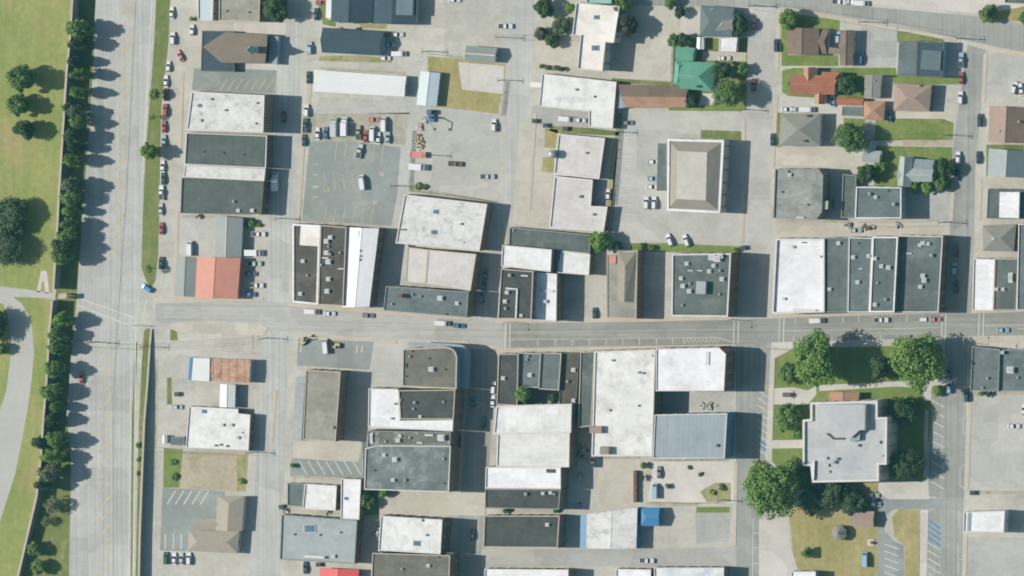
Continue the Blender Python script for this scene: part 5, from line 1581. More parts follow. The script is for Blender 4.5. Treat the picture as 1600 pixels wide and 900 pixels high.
def build_kind(kind):
    P = []      # (name, mesh, takes paint)

    def add(name, m, mats, paint=False, smooth=False):
        P.append((name, m.mesh(name, mats, smooth=smooth), paint))
    W0 = PM['white']
    if kind in ('sedan', 'suv', 'hatch'):
        L, w = {'sedan': (4.75, .90), 'suv': (4.85, .96), 'hatch': (4.2, .87)}[kind]
        b, h = (.92, 1.46) if kind == 'sedan' else ((1.08, 1.78) if kind == 'suv' else (.95, 1.5))
        f = L / 2
        m = MB()
        loft(m, [(-f, w * .80, .34, b * .82, w * .72), (-f + .12, w * .95, .26, b * .97, w * .84), (-f * .55, w, .22, b, w * .88), (0, w, .22, b, w * .9), (f * .42, w, .22, b * .99, w * .88), (f - .55, w * .97, .24, b * .86, w * .82), (f - .1, w * .86, .28, b * .72, w * .74), (f, w * .72, .34, b * .62, w * .62)])
        xs = {'sedan': (-f + .5, -f + 1.05, f - 2.35, f - 1.45), 'suv': (-f + .12, -f + .42, f - 2.0, f - 1.3), 'hatch': (-f + .12, -f + .6, f - 2.0, f - 1.2)}[kind]
        cw, ct = w * .88, w * .70
        cabin(m, *xs, cw, ct, b - .02, h)
        add('body', m, [W0], True)
        for nm, g in glasses(*xs, cw, ct, b - .02, h):
            add(nm, g, [M_carglass])
        for nm, g in wheelset(.33 if kind != 'suv' else .37, (-f + .85, f - .9), w):
            add(nm, g, [M_tyre, M_steel])
        for nm, g, mm in lamps(f - .1, -f + .04, w * .66, b * .66):
            add(nm, g, [mm])
        for s in (-1, 1):
            m = MB()
            m.box((xs[3] - .15, s * (w + .08), b + .02), (.14, .2, .13))
            add('wing_mirror', m, [W0], True)
    elif kind == 'pickup':
        L, w, f = 5.6, .98, 2.8
        m = MB()
        loft(m, [(-f, w * .96, .42, .98, w * .96), (-f + 2.1, w, .38, 1.0, w), ])
        for s in (-1, 1):
            m.box((-f + 1.05, s * (w - .06), 1.12), (2.1, .12, .26))
        m.box((-f + .06, 0, 1.12), (.12, 1.9, .26))
        loft(m, [(-f + 2.1, w, .36, 1.14, w * .92), (0.5, w, .34, 1.14, w * .92), (1.4, w, .34, 1.12, w * .9), (f - .15, w * .94, .38, 1.02, w * .84), (f, w * .86, .44, .92, w * .8)])
        xs = (-.72, -.55, .55, 1.2)
        cabin(m, *xs, w * .9, w * .72, 1.12, 1.84)
        add('body', m, [W0], True)
        m = MB()
        m.box((-f + 1.1, 0, 1.015), (1.95, 1.66, .03))
        add('load_bed', m, [M_trim])
        for nm, g in glasses(*xs, w * .9, w * .72, 1.12, 1.84):
            add(nm, g, [M_carglass])
        for nm, g in wheelset(.39, (-f + 1.1, f - 1.0), w):
            add(nm, g, [M_tyre, M_steel])
        for nm, g, mm in lamps(f - .06, -f, w * .74, .8):
            add(nm, g, [mm])
    elif kind == 'van':
        L, w, f = 5.6, 1.0, 2.8
        m = MB()
        loft(m, [(-f, w * .97, .34, 2.2, w * .86), (-f + .1, w, .3, 2.28, w * .88), (f - 1.7, w, .3, 2.28, w * .88), (f - 1.0, w, .3, 2.0, w * .84), (f - .5, w * .98, .3, 1.35, w * .86), (f - .05, w * .92, .34, 1.1, w * .8), (f, w * .86, .4, 1.0, w * .74)])
        add('body', m, [W0], True)
        m = MB()
        m.face([(f - 1.02, -w * .78, 2.03), (f - .54, -w * .82, 1.42), (f - .54, w * .82, 1.42), (f - 1.02, w * .78, 2.03)])
        add('windscreen', m, [M_carglass])
        for s in (-1, 1):
            m = MB()
            m.face([(f - 1.9, s * (w + .004), 1.3), (f - .95, s * (w + .004), 1.3), (f - 1.2, s * (w * .9 + .03), 1.9), (f - 1.9, s * (w * .9 + .03), 1.9)])
            add('side_window', m, [M_carglass])
        for nm, g in wheelset(.36, (-f + 1.1, f - 1.0), w):
            add(nm, g, [M_tyre, M_steel])
        for nm, g, mm in lamps(f - .06, -f, w * .74, .8):
            add(nm, g, [mm])
    elif kind == 'truck':
        w, f = 1.15, 3.6
        m = MB()
        m.box((-1.0, 0, 1.95), (5.0, 2.36, 2.3))
        m.box((-1.0, 0, 3.11), (4.8, 2.2, .05))
        add('cargo_box', m, [PM['white']], True)
        m = MB()
        loft(m, [(1.65, w, .6, 2.3, w * .9), (2.5, w, .5, 2.3, w * .88), (3.0, w, .5, 1.5, w * .9), (f, w * .92, .55, 1.2, w * .84)])
        add('cab', m, [W0], True)
        m = MB()
        m.face([(2.52, -w * .82, 2.24), (2.98, -w * .86, 1.56), (2.98, w * .86, 1.56), (2.52, w * .82, 2.24)])
        add('windscreen', m, [M_carglass])
        m = MB()
        m.box((-.2, 0, .62), (6.4, .9, .25))
        add('chassis', m, [M_trim])
        for nm, g in wheelset(.48, (-2.3, 2.4), w):
            add(nm, g, [M_tyre, M_steel])
        for nm, g, mm in lamps(f, -f + .1, w * .74, .85):
            add(nm, g, [mm])
    return P


KINDS = {k: build_kind(k) for k in ('sedan', 'suv', 'hatch', 'pickup', 'van', 'truck')}
CNAME = {'sedan': ('parked_car', 'car'), 'suv': ('parked_car', 'car'), 'hatch': ('parked_car', 'car'), 'pickup': ('pickup_truck', 'pickup'), 'van': ('parked_van', 'van'), 'truck': ('box_truck', 'truck')}


def car(px, py, ang, kind, color, label, group='vehicles parked about the town', z=.03):
    nm, cat = CNAME[kind]
    c = G(px, py, .9)
    t = empty(nm, (c.x, c.y, z), label, cat, group, math.radians(ang))
    for pn, me, paint in KINDS[kind]:
        o = link(pn, me, t)
        if paint:
            o.material_slots[0].link = 'OBJECT'
            o.material_slots[0].material = PM[color]
    return t


g1 = 'cars parked along the grass median'
g2 = 'cars along the first cross street'
g3 = 'vehicles in the weedy row above the striped car park'
g4 = 'cars behind the red-roofed store'
g5 = 'cars along the main street kerbs'
g6 = 'cars beside the office block'
g7 = 'cars along the upper east streets'
CARS = [
    (268, 20, 90, 'sedan', 'white', 'white car topmost in the row along the grass median', g1),
    (270, 60, 90, 'suv', 'white', 'white car second from the top along the grass median', g1),
    (281, 87, 118, 'sedan', 'pink', 'slanted pinkish red car beside the median row', g1),
    (263, 104, 90, 'hatch', 'white', 'white car just above two white cars along the median', g1),
    (259, 127, 90, 'sedan', 'white', 'white car next to the yellow-green median tree', g1),
    (259, 148, 90, 'sedan', 'dark red', 'dark red car in the shadow of the yellow-green median tree', g1),
    (258, 172, 90, 'suv', 'red', 'orange-red car, upper of two red ones by the median', g1),
    (256, 198, 90, 'sedan', 'red', 'red car, lower of two red ones by the median', g1),
    (256, 220, 90, 'sedan', 'light blue', 'light blue car by the bushy median tree', g1),
    (254, 260, 90, 'sedan', 'white', 'white car just below the bushy median tree', g1),
    (255, 279, 90, 'sedan', 'teal', 'dark teal car between white ones by the median', g1),
    (252, 301, 90, 'pickup', 'white', 'white pickup beside the dark green roofs', g1),
    (251, 327, 90, 'sedan', 'silver', 'silver and dark car by the lower grass median', g1),
    (252, 357, 90, 'sedan', 'red', 'single red car low on the grass median', g1),
    (252, 411, 90, 'suv', 'teal', 'dark teal car at the pointed end of the median', g1),
    (229, 450, 152, 'suv', 'vivid blue', 'vivid blue car turning at the main street crossing', g1),
    (127, 590, 90, 'sedan', 'red', 'red car on the highway in a tree shadow', g1),
    (300, 47, 90, 'hatch', 'white', 'small white car beside the church corner', g1),
    (297, 388, 90, 'van', 'white', 'white van alone in the yard above the red roof', g4),
    (494, 22, 90, 'sedan', 'navy', 'dark car uppermost on the first cross street', g2),
    (484, 75, 90, 'suv', 'light blue', 'pale blue car at the tip of the steeple shadow', g2),
    (482, 121, 90, 'sedan', 'green', 'dark green car beside the long white warehouse', g2),
    (479, 173, 90, 'suv', 'white', 'white car at the edge of the big building shadow', g2),
    (477, 196, 90, 'pickup', 'green', 'dark pickup just below the white car on the cross street', g2),
    (475, 219, 90, 'sedan', 'green', 'dark green car at the corner of the striped car park', g2),
    (431, 284, 90, 'truck', 'white', 'white box truck in the shade of the dark green roof', g2),
    (443, 183, 90, 'sedan', 'dark red', 'dark red car deep in the big building shadow', g2),
    (404, 366, 0, 'pickup', 'white', 'white pickup pointing at the street above the white van', g4),
    (398, 395, 0, 'truck', 'white', 'long white box truck beside the red roof top corner', g4),
    (398, 412, 0, 'pickup', 'silver', 'silver pickup in shade, first below the long white truck', g4),
    (392, 428, 0, 'sedan', 'blue', 'blue car in shade behind the red roof', g4),
    (401, 446, 0, 'pickup', 'white', 'white pickup nosing out of the red roof shade', g4),
    (391, 460, 0, 'suv', 'blue', 'blue car lowest behind the red roof', g4),
    (621, 54, 0, 'sedan', 'white', 'white car topmost behind the long navy house', g4),
    (609, 70, 0, 'sedan', 'light blue', 'light blue car parked at the porch of the navy house', g4),
    (624, 84, 0, 'van', 'white', 'white van behind the long navy house', g4),
    (602, 91, 0, 'hatch', 'white', 'small white car on the grass by the navy house', g4),
    (602, 54, 0, 'hatch', 'red', 'small red car shaded at the navy house corner', g4),
    (502, 4, 0, 'sedan', 'red', 'red car cut by the top edge beside the mansion', g4),
    (790, 41, 0, 'pickup', 'white', 'white pickup alone on the big pale yard'),
    (710, 0, 0, 'sedan', 'white', 'white car cut by the top edge on the pale yard'),
    (496, 209, 90, 'sedan', 'white', 'white car first in the weedy vehicle row', g3),
    (509, 208, 90, 'sedan', 'blue', 'blue car second in the weedy vehicle row', g3),
    (523, 199, 90, 'truck', 'silver', 'silver box truck in the weedy vehicle row', g3),
    (539, 198, 90, 'truck', 'white', 'tall white box truck casting the longest shadow in the weedy row', g3),
    (560, 207, 90, 'pickup', 'tan', 'tan pickup beside the red car in the weedy row', g3),
    (571, 213, 90, 'sedan', 'red', 'red car in the weedy vehicle row', g3),
    (582, 209, 90, 'van', 'white', 'white van just past the red car in the weedy row', g3),
    (591, 216, 90, 'sedan', 'white', 'white car lower in the weedy row near its end', g3),
    (600, 194, 90, 'van', 'white', 'white van set back at the top of the weedy row', g3),
    (606, 215, 90, 'sedan', 'light blue', 'pale blue car at the end of the weedy row', g3),
    (584, 187, 0, 'sedan', 'pink', 'faded pinkish car parked crosswise behind the weedy row', g3),
    (562, 236, 76, 'pickup', 'silver', 'silver pickup alone at the top of the striped car park', g3),
    (566, 285, 98, 'van', 'white', 'white van alone in the middle of the striped car park', g3),
    (655, 261, -4, 'truck', 'white', 'white box truck in the scrap yard', g3),
    (712, 256, -3, 'pickup', 'brown', 'brown and white pickup in the middle of the scrap yard', g3),
    (762, 276, 0, 'pickup', 'silver', 'silver pickup low in the scrap yard', g3),
    (772, 196, 90, 'suv', 'white', 'white and dark car in the top corner of the scrap yard', g3),
    (488, 487, -2, 'van', 'white', 'white van first at the kerb below the white metal roof', g5),
    (515, 490, -2, 'sedan', 'white', 'white car second at the kerb below the white metal roof', g5),
    (575, 493, -2, 'sedan', 'grey', 'grey car at the main street kerb by the brick side', g5),
    (692, 505, -3, 'van', 'white', 'white van on main street next to a blue car', g5),
    (717, 509, -3, 'sedan', 'blue', 'blue car on main street by the shaded side street', g5),
    (1277, 501, 2, 'van', 'white', 'white van in a main street bay below the big white roof', g5),
    (1377, 500, 2, 'pickup', 'white', 'white and grey pickup in a bay below the slate roofs', g5),
    (1447, 499, 2, 'suv', 'white', 'white car in a bay before the shaded brick street', g5),
    (1461, 499, 2, 'sedan', 'pink', 'pale car right before the crossing by the brick street', g5),
    (1567, 516, 2, 'sedan', 'light blue', 'light blue car on main street near the picture edge', g5),
    (758, 428, 86, 'sedan', 'grey', 'grey car in deep shade, upper of three', g5),
    (756, 446, 86, 'sedan', 'blue', 'blue car in deep shade, middle of three', g5),
    (753, 464, 86, 'suv', 'grey', 'grey car in deep shade, lowest of three', g5),
    (739, 628, 86, 'sedan', 'blue', 'blue car shaded in the street beside the white roof', g5),
    (771, 606, 86, 'suv', 'white', 'white car in sun at the kerb of the short row', g5),
    (770, 627, 86, 'sedan', 'white', 'white car lower at the kerb of the short row', g5),
    (755, 660, 86, 'sedan', 'teal', 'dark teal car shaded below the blue one', g5),
    (716, 690, 86, 'suv', 'navy', 'navy car in shade beside the derelict roof', g5),
    (738, 835, 86, 'sedan', 'teal', 'dark car in shade beside the dark felt roof', g5),
    (885, 186, -4, 'van', 'white', 'white van tucked under the large white stepped roof', g6),
    (906, 188, -4, 'sedan', 'white', 'white car beside the van at the stepped roof', g6),
    (981, 192, 0, 'hatch', 'grey', 'dark grey car in the top corner of the office car park', g6),
    (1021, 253, 0, 'hatch', 'white', 'white car topmost beside the drive-through canopy', g6),
    (1020, 279, 0, 'sedan', 'light blue', 'pale blue car in the middle beside the canopy', g6),
    (1019, 292, 0, 'sedan', 'white', 'white car just under the pale blue one by the canopy', g6),
    (1010, 317, 90, 'suv', 'white', 'white car, outer of a pair by the office block', g6),
    (1022, 317, 90, 'suv', 'white', 'white car, inner of a pair by the office block', g6),
    (1046, 375, 112, 'suv', 'white', 'slanted white car, first of two near the hedge', g6),
    (1072, 376, 112, 'suv', 'white', 'slanted white car, second of two near the hedge', g6),
    (950, 304, 90, 'hatch', 'white', 'tiny white car in the shaded notch of the pinkish roof', g6),
    (1132, 91, 0, 'sedan', 'white', 'white car half under trees beside the green roof', g7),
    (1178, 38, 90, 'sedan', 'pink', 'pinkish car at the kerb by the grey hipped house', g7),
    (1213, 71, 90, 'suv', 'navy', 'dark car at the kerb across from the brown house', g7),
    (1177, 133, 90, 'sedan', 'red', 'dark red car in the big tree shadow', g7),
    (1207, 218, 90, 'sedan', 'teal', 'dark car beside the pyramid roof', g7),
    (1312, 3, -3, 'pickup', 'white', 'white pickup on the top road, first of three', g7),
    (1328, 3, -3, 'sedan', 'silver', 'silver car between two white ones on the top road', g7),
    (1346, 5, -3, 'van', 'white', 'white van on the top road at the picture top', g7),
    (1309, 58, 90, 'suv', 'light blue', 'pale blue car in shade beside the narrow brown roof', g7),
    (1345, 90, 84, 'suv', 'blue', 'blue car at the corner of the empty car park', g7),
    (1230, 171, 0, 'sedan', 'white', 'white car first in the drive below the terracotta house', g7),
    (1244, 171, 0, 'hatch', 'silver', 'silver car second in the drive below the terracotta house', g7),
    (1262, 171, 0, 'van', 'white', 'white van third in the drive below the terracotta house', g7),
    (1301, 157, 90, 'sedan', 'light blue', 'pale blue car between terracotta house and orange garage', g7),
    (1390, 181, 90, 'sedan', 'blue', 'blue car in shade at the pinkish hipped roof', g7),
    (1502, 94, 90, 'pickup', 'light blue', 'pale blue pickup at the kerb by the dark slate house', g7),
    (1502, 122, 90, 'sedan', 'red', 'red car at the kerb by the dark slate house', g7),
    (1501, 153, 90, 'suv', 'white', 'white car at the kerb beside the pinkish hipped roof', g7),
    (1531, 188, 90, 'suv', 'navy', 'navy car across the street near the brown house', g7),
    (1585, 137, 75, 'suv', 'white', 'slanted white car, first of two in the corner car park', g7),
    (1595, 140, 105, 'sedan', 'white', 'slanted white car, second of two in the corner car park', g7),
    (1497, 247, 90, 'suv', 'white', 'white car at the kerb by the cross-gabled house', g7),
    (1495, 273, 90, 'sedan', 'navy', 'navy car shaded at the kerb by the cross-gabled house', g7),
    (1529, 246, 90, 'sedan', 'navy', 'navy car across the street from the cross-gabled house', g7),
    (1337, 360, 0, 'sedan', 'silver', 'silver car in the lane behind the slate roofs', g7),
    (1493, 392, 90, 'sedan', 'dark red', 'dark red car in the shaded brick street', g7),
    (1492, 420, 90, 'suv', 'light blue', 'pale blue car in the shaded brick street', g7),
    (1493, 448, 90, 'sedan', 'black', 'black car in the shaded brick street', g7),
    (1482, 582, 90, 'sedan', 'grey', 'grey car in the tree shade by the slate corner roof', g7),
    (1483, 605, 90, 'suv', 'light blue', 'pale blue car at the path corner by the bush', g7),
    (1510, 618, 90, 'suv', 'teal', 'dark car at the kerb below the slate corner roof', g7),
    (1584, 666, 0, 'sedan', 'white', 'white car in the pale car park, lower one', g7),
    (1600, 641, 90, 'sedan', 'white', 'white car cut by the edge in the pale car park', g7),
    (1011, 876, 0, 'pickup', 'white', 'white pickup driving along the lower lane', g7),
    (1352, 874, 90, 'van', 'light blue', 'white and blue van at the bottom beside the service drive', g7),
    (1364, 774, 0, 'sedan', 'silver', 'silver car among clutter behind the courthouse', g7),
    (1368, 788, 0, 'hatch', 'white', 'white car beside the brown memorial shed', g7),
    (259, 872, 90, 'suv', 'teal', 'dark teal car first of four below the beige house', g4),
    (272, 873, 90, 'sedan', 'white', 'white car second of four below the beige house', g4),
    (283, 873, 90, 'sedan', 'silver', 'silver car third of four below the beige house', g4),
    (295, 873, 90, 'suv', 'white', 'white car last of four below the beige house', g4),
    (477, 887, 90, 'sedan', 'teal', 'dark green car beside the bright red metal roof', g4),
    (509, 541, 96, 'van', 'white', 'white van among the yellow diggers', g4),
    (277, 636, 0, 'hatch', 'silver', 'small silver car beside the white vented roof', g4),
    (929, 489, 90, 'hatch', 'teal', 'dark car alone in the beige yard on main street', g5),
    (926, 720, 90, 'sedan', 'white', 'white car at the edge of the tan yard below the stained roof', g5),
    (1024, 767, 90, 'van', 'light blue', 'pale blue van behind the rusted wall', g5),
    (1030, 738, 90, 'sedan', 'grey', 'grey car behind the rusted wall', g5),
    (902, 704, 70, 'pickup', 'grey', 'grey pickup in the shaded back alley', g5),
]
for c_ in CARS:
    car(*c_[:6], *(c_[6:7]))

# ------------------------------------------------------------------ machines and street furniture
def digger(px, py, ang, label, arm=True):
    c = G(px, py, .8)
    t = empty('digger', (c.x, c.y, .02), label, 'digger', 'yellow machines on the dark car park', math.radians(ang))
    for s in (-1, 1):
        m = MB()
        m.box((0, s * .9, .4), (2.8, .5, .7), taper=.15)
        m.obj('track', M_tyre, t)
    m = MB()
    m.box((-.4, 0, 1.2), (2.2, 1.9, .8), taper=.1)
    m.obj('body', M_yellow, t)
    m = MB()
    m.box((.3, .45, 2.1), (1.1, .9, 1.0), taper=.15)
    m.obj('cab', [M_carglass], t)
    m = MB()
    m.box((.3, .45, 2.64), (1.05, .85, .1))
    m.obj('cab_roof', M_yellow, t)
    if arm:
        m = MB()
        m.tube([(.8, -.3, 1.4), (2.2, -.3, 3.0), (3.6, -.3, 2.2)], .2, .14, 6)
        m.tube([(3.6, -.3, 2.2), (4.0, -.3, .8)], .14, .12, 6)
        m.obj('arm', M_yellow, t)
        m = MB()
        m.box((3.9, -.3, .5), (.8, .9, .6), taper=.2)
        m.obj('bucket', M_rustm, t)
    else:
        m = MB()
        m.box((1.9, 0, .6), (.25, 2.6, 1.0))
        m.obj('blade', M_rustm, t)
    return t


digger(475, 533, 35, 'yellow digger with raised arm at the corner of the dark car park')
digger(526, 540, 180, 'yellow bulldozer beside the white van', False)

# crane in the scrap yard
c = G(673, 181, 1.5)
t = empty('crane', (c.x, c.y, .02), 'blue knuckle crane with long boom in the scrap yard', 'crane', None, 0)
m = MB()
m.box((0, 0, .9), (2.6, 4.6, .8))
m.obj('chassis', PM['blue'], t)
m = MB()
m.box((-.2, 1.4, 2.1), (2.0, 1.6, 1.6), taper=.1)
m.obj('cab', PM['blue'], t)
m = MB()
m.box((-.2, 1.4, 2.5), (2.06, 1.66, .5))
m.obj('cab_window', M_carglass, t)
m = MB()
m.tube([(0, -.6, 1.3), (0, -.6, 4.6)], .45, .35, 8)
m.obj('mast', PM['light blue'], t)
m = MB()
m.tube([(0, -.6, 4.4), (1.5, -2.2, 6.6)], .28, .22, 6)
m.tube([(1.5, -2.2, 6.6), (2.6, -4.8, 5.2)], .22, .16, 6)
m.obj('boom', PM['light blue'], t)
m = MB()
m.box((2.6, -4.9, 4.7), (.9, .9, .8), taper=.3)
m.obj('grab', M_rustm, t)
for x in (-1, 1):
    for y in (-1.6, 1.6):
        m = MB()
        m.tube([(x * 1.05, y, .5), (x * 1.35, y, .5)], .5, .5, 12)
        m.obj('wheel', M_tyre, t)


def heap(px, py, rx, ry, h, mats, label, name='scrap_heap', cat='scrap heap', n=34):
    c = G(px, py, h / 2)
    t = empty(name, (c.x, c.y, 0), label, cat)
    r = random.Random(int(px * 7 + py))
    m = MB()
    for _ in range(n):
        a, d = r.uniform(0, 6.28), r.random() ** .6
        z = h * (1 - d) * r.uniform(.3, .95)
        m.box((math.cos(a) * d * rx, math.sin(a) * d * ry, z + .2), (r.uniform(.4, 1.3), r.uniform(.3, .9), r.uniform(.2, .6)), r.uniform(0, 3.1), r.randrange(len(mats)), .15)
    m.obj('heap', mats, t)
    return t


heap(655, 222, 1.7, 3.2, 1.6, [M_yellow, M_rustm, M_tanpad], 'heap of yellowish and rusty scrap in the scrap yard')
heap(663, 188, 1.6, 1.2, 1.0, [PM['pink'], M_unitW, M_unitG], 'small heap of pinkish and white scrap beside the blue crane')
heap(656, 199, 1.5, 1.4, .9, [M_unitW, M_unitG, PM['pink']], 'heap of pale scrap a little below the blue crane')
heap(912, 708, 2.2, 3.0, 1.2, [M_unitW, M_tanpad, M_unitD, M_yellow], 'heap of mixed junk in the shaded back alley', 'junk_heap', 'junk heap')
heap(1366, 778, 2.0, 2.4, 1.2, [M_unitW, M_unitG, M_unitD], 'white and dark clutter behind the courthouse', 'junk_heap', 'junk heap')
heap(905, 745, 1.5, 1.2, 1.2, [M_unitW, M_unitG], 'pale junk heap in the shade of the three white roofs', 'junk_heap', 'junk heap', 16)
heap(1106, 634, 3.5, 1.6, 1.0, [M_tanpad, M_pad, M_unitG], 'rubble heap in the weedy yard behind the glaring white roof', 'rubble_heap', 'rubble heap')
heap(1355, 355, 3.6, 1.0, .9, [M_rustm, M_unitD, M_tanpad], 'row of crates in the lane behind the slate roofs', 'crate_heap', 'crates', 20)
heap(592, 833, 1.6, 3.0, 1.2, [M_unitW, M_tanpad, M_brick], 'junk heap against the white roof with pink skylight', 'junk_heap', 'junk heap')
heap(640, 858 - 180, .8, .8, .5, [M_unitW], 'white debris on the derelict roof edge', 'debris_heap', 'debris', 8).location.z = 9.75

# flatbed trailer in the scrap yard
c = G(654, 242, .8)
t = empty('flatbed_trailer', (c.x, c.y, .02), 'pale pink flatbed trailer in the scrap yard', 'trailer')
m = MB()
m.box((0, 0, 1.0), (6.6, 2.3, .25))
m.obj('deck', PM['pink'], t)
m = MB()
m.box((3.2, 0, 1.35), (.15, 2.2, .6))
m.obj('headboard', M_rustm, t)
m = MB()
m.tube([(-3.3, 0, .8), (-4.6, 0, .6)], .1, .08, 6)
m.obj('drawbar', M_rustm, t)
for x in (1.4, 2.3):
    for s in (-1, 1):
        m = MB()
        m.tube([(x, s * .85, .45), (x, s * 1.15, .45)], .45, .45, 12)
        m.obj('wheel', M_tyre, t)


def bin_(px, py, rz, label, mat):
    c = G(px, py, .8)
    t = empty('waste_bin', (c.x, c.y, .02), label, 'waste bin', 'large waste bins', rz)
    m = MB()
    m.box((0, 0, .75), (1.9, 1.5, 1.2), taper=-.08)
    m.obj('container', mat, t)
    for s in (-1, 1):
        m = MB()
        m.box((s * .5, 0, 1.42), (.95, 1.6, .08))
        m.obj('lid', M_trim, t)
    for s in (-1, 1):
        m = MB()
        m.box((s * 1.1, 0, .9), (.18, 1.2, .14))
        m.obj('lifting_bar', M_steel, t)


bin_(1162, 387, .1, 'green waste bin at the end of the hedge', PM['green'])
bin_(836, 189, 0, 'dark waste bin by the stepped white roof car park', PM['black'])
bin_(853, 196, 0, 'dark waste bin at the corner of the dry lawn', PM['green'])
bin_(884, 201, 0, 'dark waste bin on the grass behind the pinkish roof', PM['black'])
bin_(277, 616, .1, 'grey waste bin beside the weedy kerb', PM['grey'])
bin_(1520, 770, 0, 'dark waste bin at the corner of the pale car park', PM['teal'])
bin_(440, 792, .2, 'brown waste bin by the small slate roof', PM['brown'])
bin_(498, 882, 0, 'teal waste bin above the bright red roof', PM['light blue'])


def pole(px, py, h, label, rz=0.0, arm=True):
    """px, py: the foot of the pole"""
    c = G(px, py, 0)
    t = empty('utility_pole', (c.x, c.y, 0), label, 'utility pole', 'utility poles', rz)
    m = MB()
    m.tube([(0, 0, 0), (0, 0, h)], .17, .11, 8)
    m.obj('shaft', M_polewood, t)
    if arm:
        m = MB()
        m.box((0, .12, h - .6), (.12, 2.4, .14))
        m.obj('cross_arm', M_polewood, t)
        for y in (-1.0, 0, 1.0):
            m = MB()
            m.tube([(0, y + .12, h - .53), (0, y + .12, h - .25)], .07, .05, 6)
            m.obj('insulator', M_unitW, t)
        m = MB()
        m.tube([(.25, 0, h - 2.4), (.25, 0, h - 1.5)], .24, .24, 8)
        m.obj('transformer', M_steel, t)
    return t


for x, y, h, lab in ((1180, 9, 9, 'wooden utility pole on the top road near the pinkish car'), (1352, 34, 9, 'wooden utility pole on the top road by the empty car park'), (1504, 60, 9, 'wooden utility pole at the top road bend'),
                     (1166, 171, 9, 'wooden utility pole across from the drive of white cars'), (1484, 211, 9, 'wooden utility pole beside the wide lawn'), (1476, 347, 9, 'wooden utility pole at the grey car park corner'),
                     (397, 706, 9, 'wooden utility pole at the bare earth lot corner'), (150, 534, 10, 'tall pole beside the highway stop line'), (232, 541, 9, 'wooden utility pole at the top of the retaining wall'),
                     (417, 528, 9, 'wooden utility pole at the lower main street corner'), (440, 341, 8, 'wooden utility pole by the striped car park corner'), (622, 290, 8, 'wooden utility pole by the alley of the scrap yard'),
                     (672, 242, 9, 'wooden utility pole in the middle of the scrap yard'), (786, 58, 9, 'wooden utility pole on the big pale yard'), (788, 125, 8, 'wooden utility pole beside the concrete pad'), (966, 206, 8, 'wooden utility pole by the grass strip of the office car park'),
                     (670, 80, 8, 'wooden utility pole beside the dry lawn corner'), (1130, 781, 8, 'wooden utility pole beside the biggest tree')):
    pole(x, y, h, lab)


def lamp(px, py, h, label, ang=0):
    c = G(px, py, 0)
    t = empty('street_lamp', (c.x, c.y, 0), label, 'street lamp', 'street lamps', math.radians(ang))
    m = MB()
    m.tube([(0, 0, 0), (0, 0, h)], .12, .08, 8)
    m.obj('post', M_steel, t)
    m = MB()
    m.tube([(0, 0, h - .1), (1.0, 0, h + .2), (2.2, 0, h + .25)], .06, .05, 6)
    m.obj('arm', M_steel, t)
    m = MB()
    m.box((2.5, 0, h + .2), (.8, .35, .16), taper=.2)
    m.obj('lamp_head', M_unitG, t)


for i, (x, y, lab) in enumerate(((796, 503, 'street lamp at the upper main street crossing corner'), (1144, 499, 'street lamp beside the striped hatch of main street'), (1210, 545, 'street lamp at the courthouse square corner'), (1514, 536, 'street lamp by the slate corner roof'), (216, 508, 'street lamp at the diagonal highway crossing'))):
    lamp(x, y, 7.5, lab, (-90, -90, 90, 90, 180)[i])

# rusted wall in the tan yard
c = G(993, 760, 1.2)
t = empty('rusted_wall', (c.x, c.y, 0), 'long rusted steel wall in the tan yard', 'wall')
m = MB()
m.box((0, 0, 1.0), (1.2, 11.8, 2.0))
m.obj('panel', M_rustm, t)
for y in (-5, -2.5, 0, 2.5, 5):
    m = MB()
    m.box((.68, y, 1.1), (.14, .2, 2.2))
    m.obj('post', M_steel, t)
# stone monument on the courthouse pad
c = G(1230, 617, 1)
t = empty('monument', (c.x, c.y, 0), 'dark stone monument on the courthouse path', 'monument')
m = MB()
m.box((0, 0, .2), (4.2, 3.0, .4))
m.obj('plinth', M_stone, t)
m = MB()
m.box((0, 0, 1.1), (3.4, 1.6, 1.4), taper=.06)
m.obj('stone', M_capD, t)
c = G(1360, 848, .8)
t = empty('monument', (c.x, c.y, 0), 'small pale stone monument on the memorial lawn', 'monument')
m = MB()
m.box((0, 0, .15), (2.4, 2.4, .3))
m.obj('plinth', M_stone, t)
m = MB()
m.box((0, 0, 1.2), (1.1, 1.1, 1.8), taper=.2)
m.obj('stone', M_stone, t)


def fence(pts, label, h=1.5, mat=M_steel, pm=M_polewood):
    P = [G(x, y, 0) for x, y in pts]
    c = P[0]
    t = empty('fence', (c.x, c.y, 0), label, 'fence')
    for a, b in zip(P, P[1:]):
        d = b - a
        m = MB()
        mid = (a + b) / 2 - c
        ang = math.atan2(d.y, d.x)
        for z in (.3, .8, 1.3):
            m.box((mid.x, mid.y, z * h / 1.5), (d.length, .06, .18), ang)
        m.obj('rail', mat, t)
        n = max(2, int(d.length / 3))
        for k in range(n):
            q = a + d * (k / n) - c
            m = MB()
            m.box((q.x, q.y, h / 2), (.14, .14, h))
            m.obj('post', pm, t)


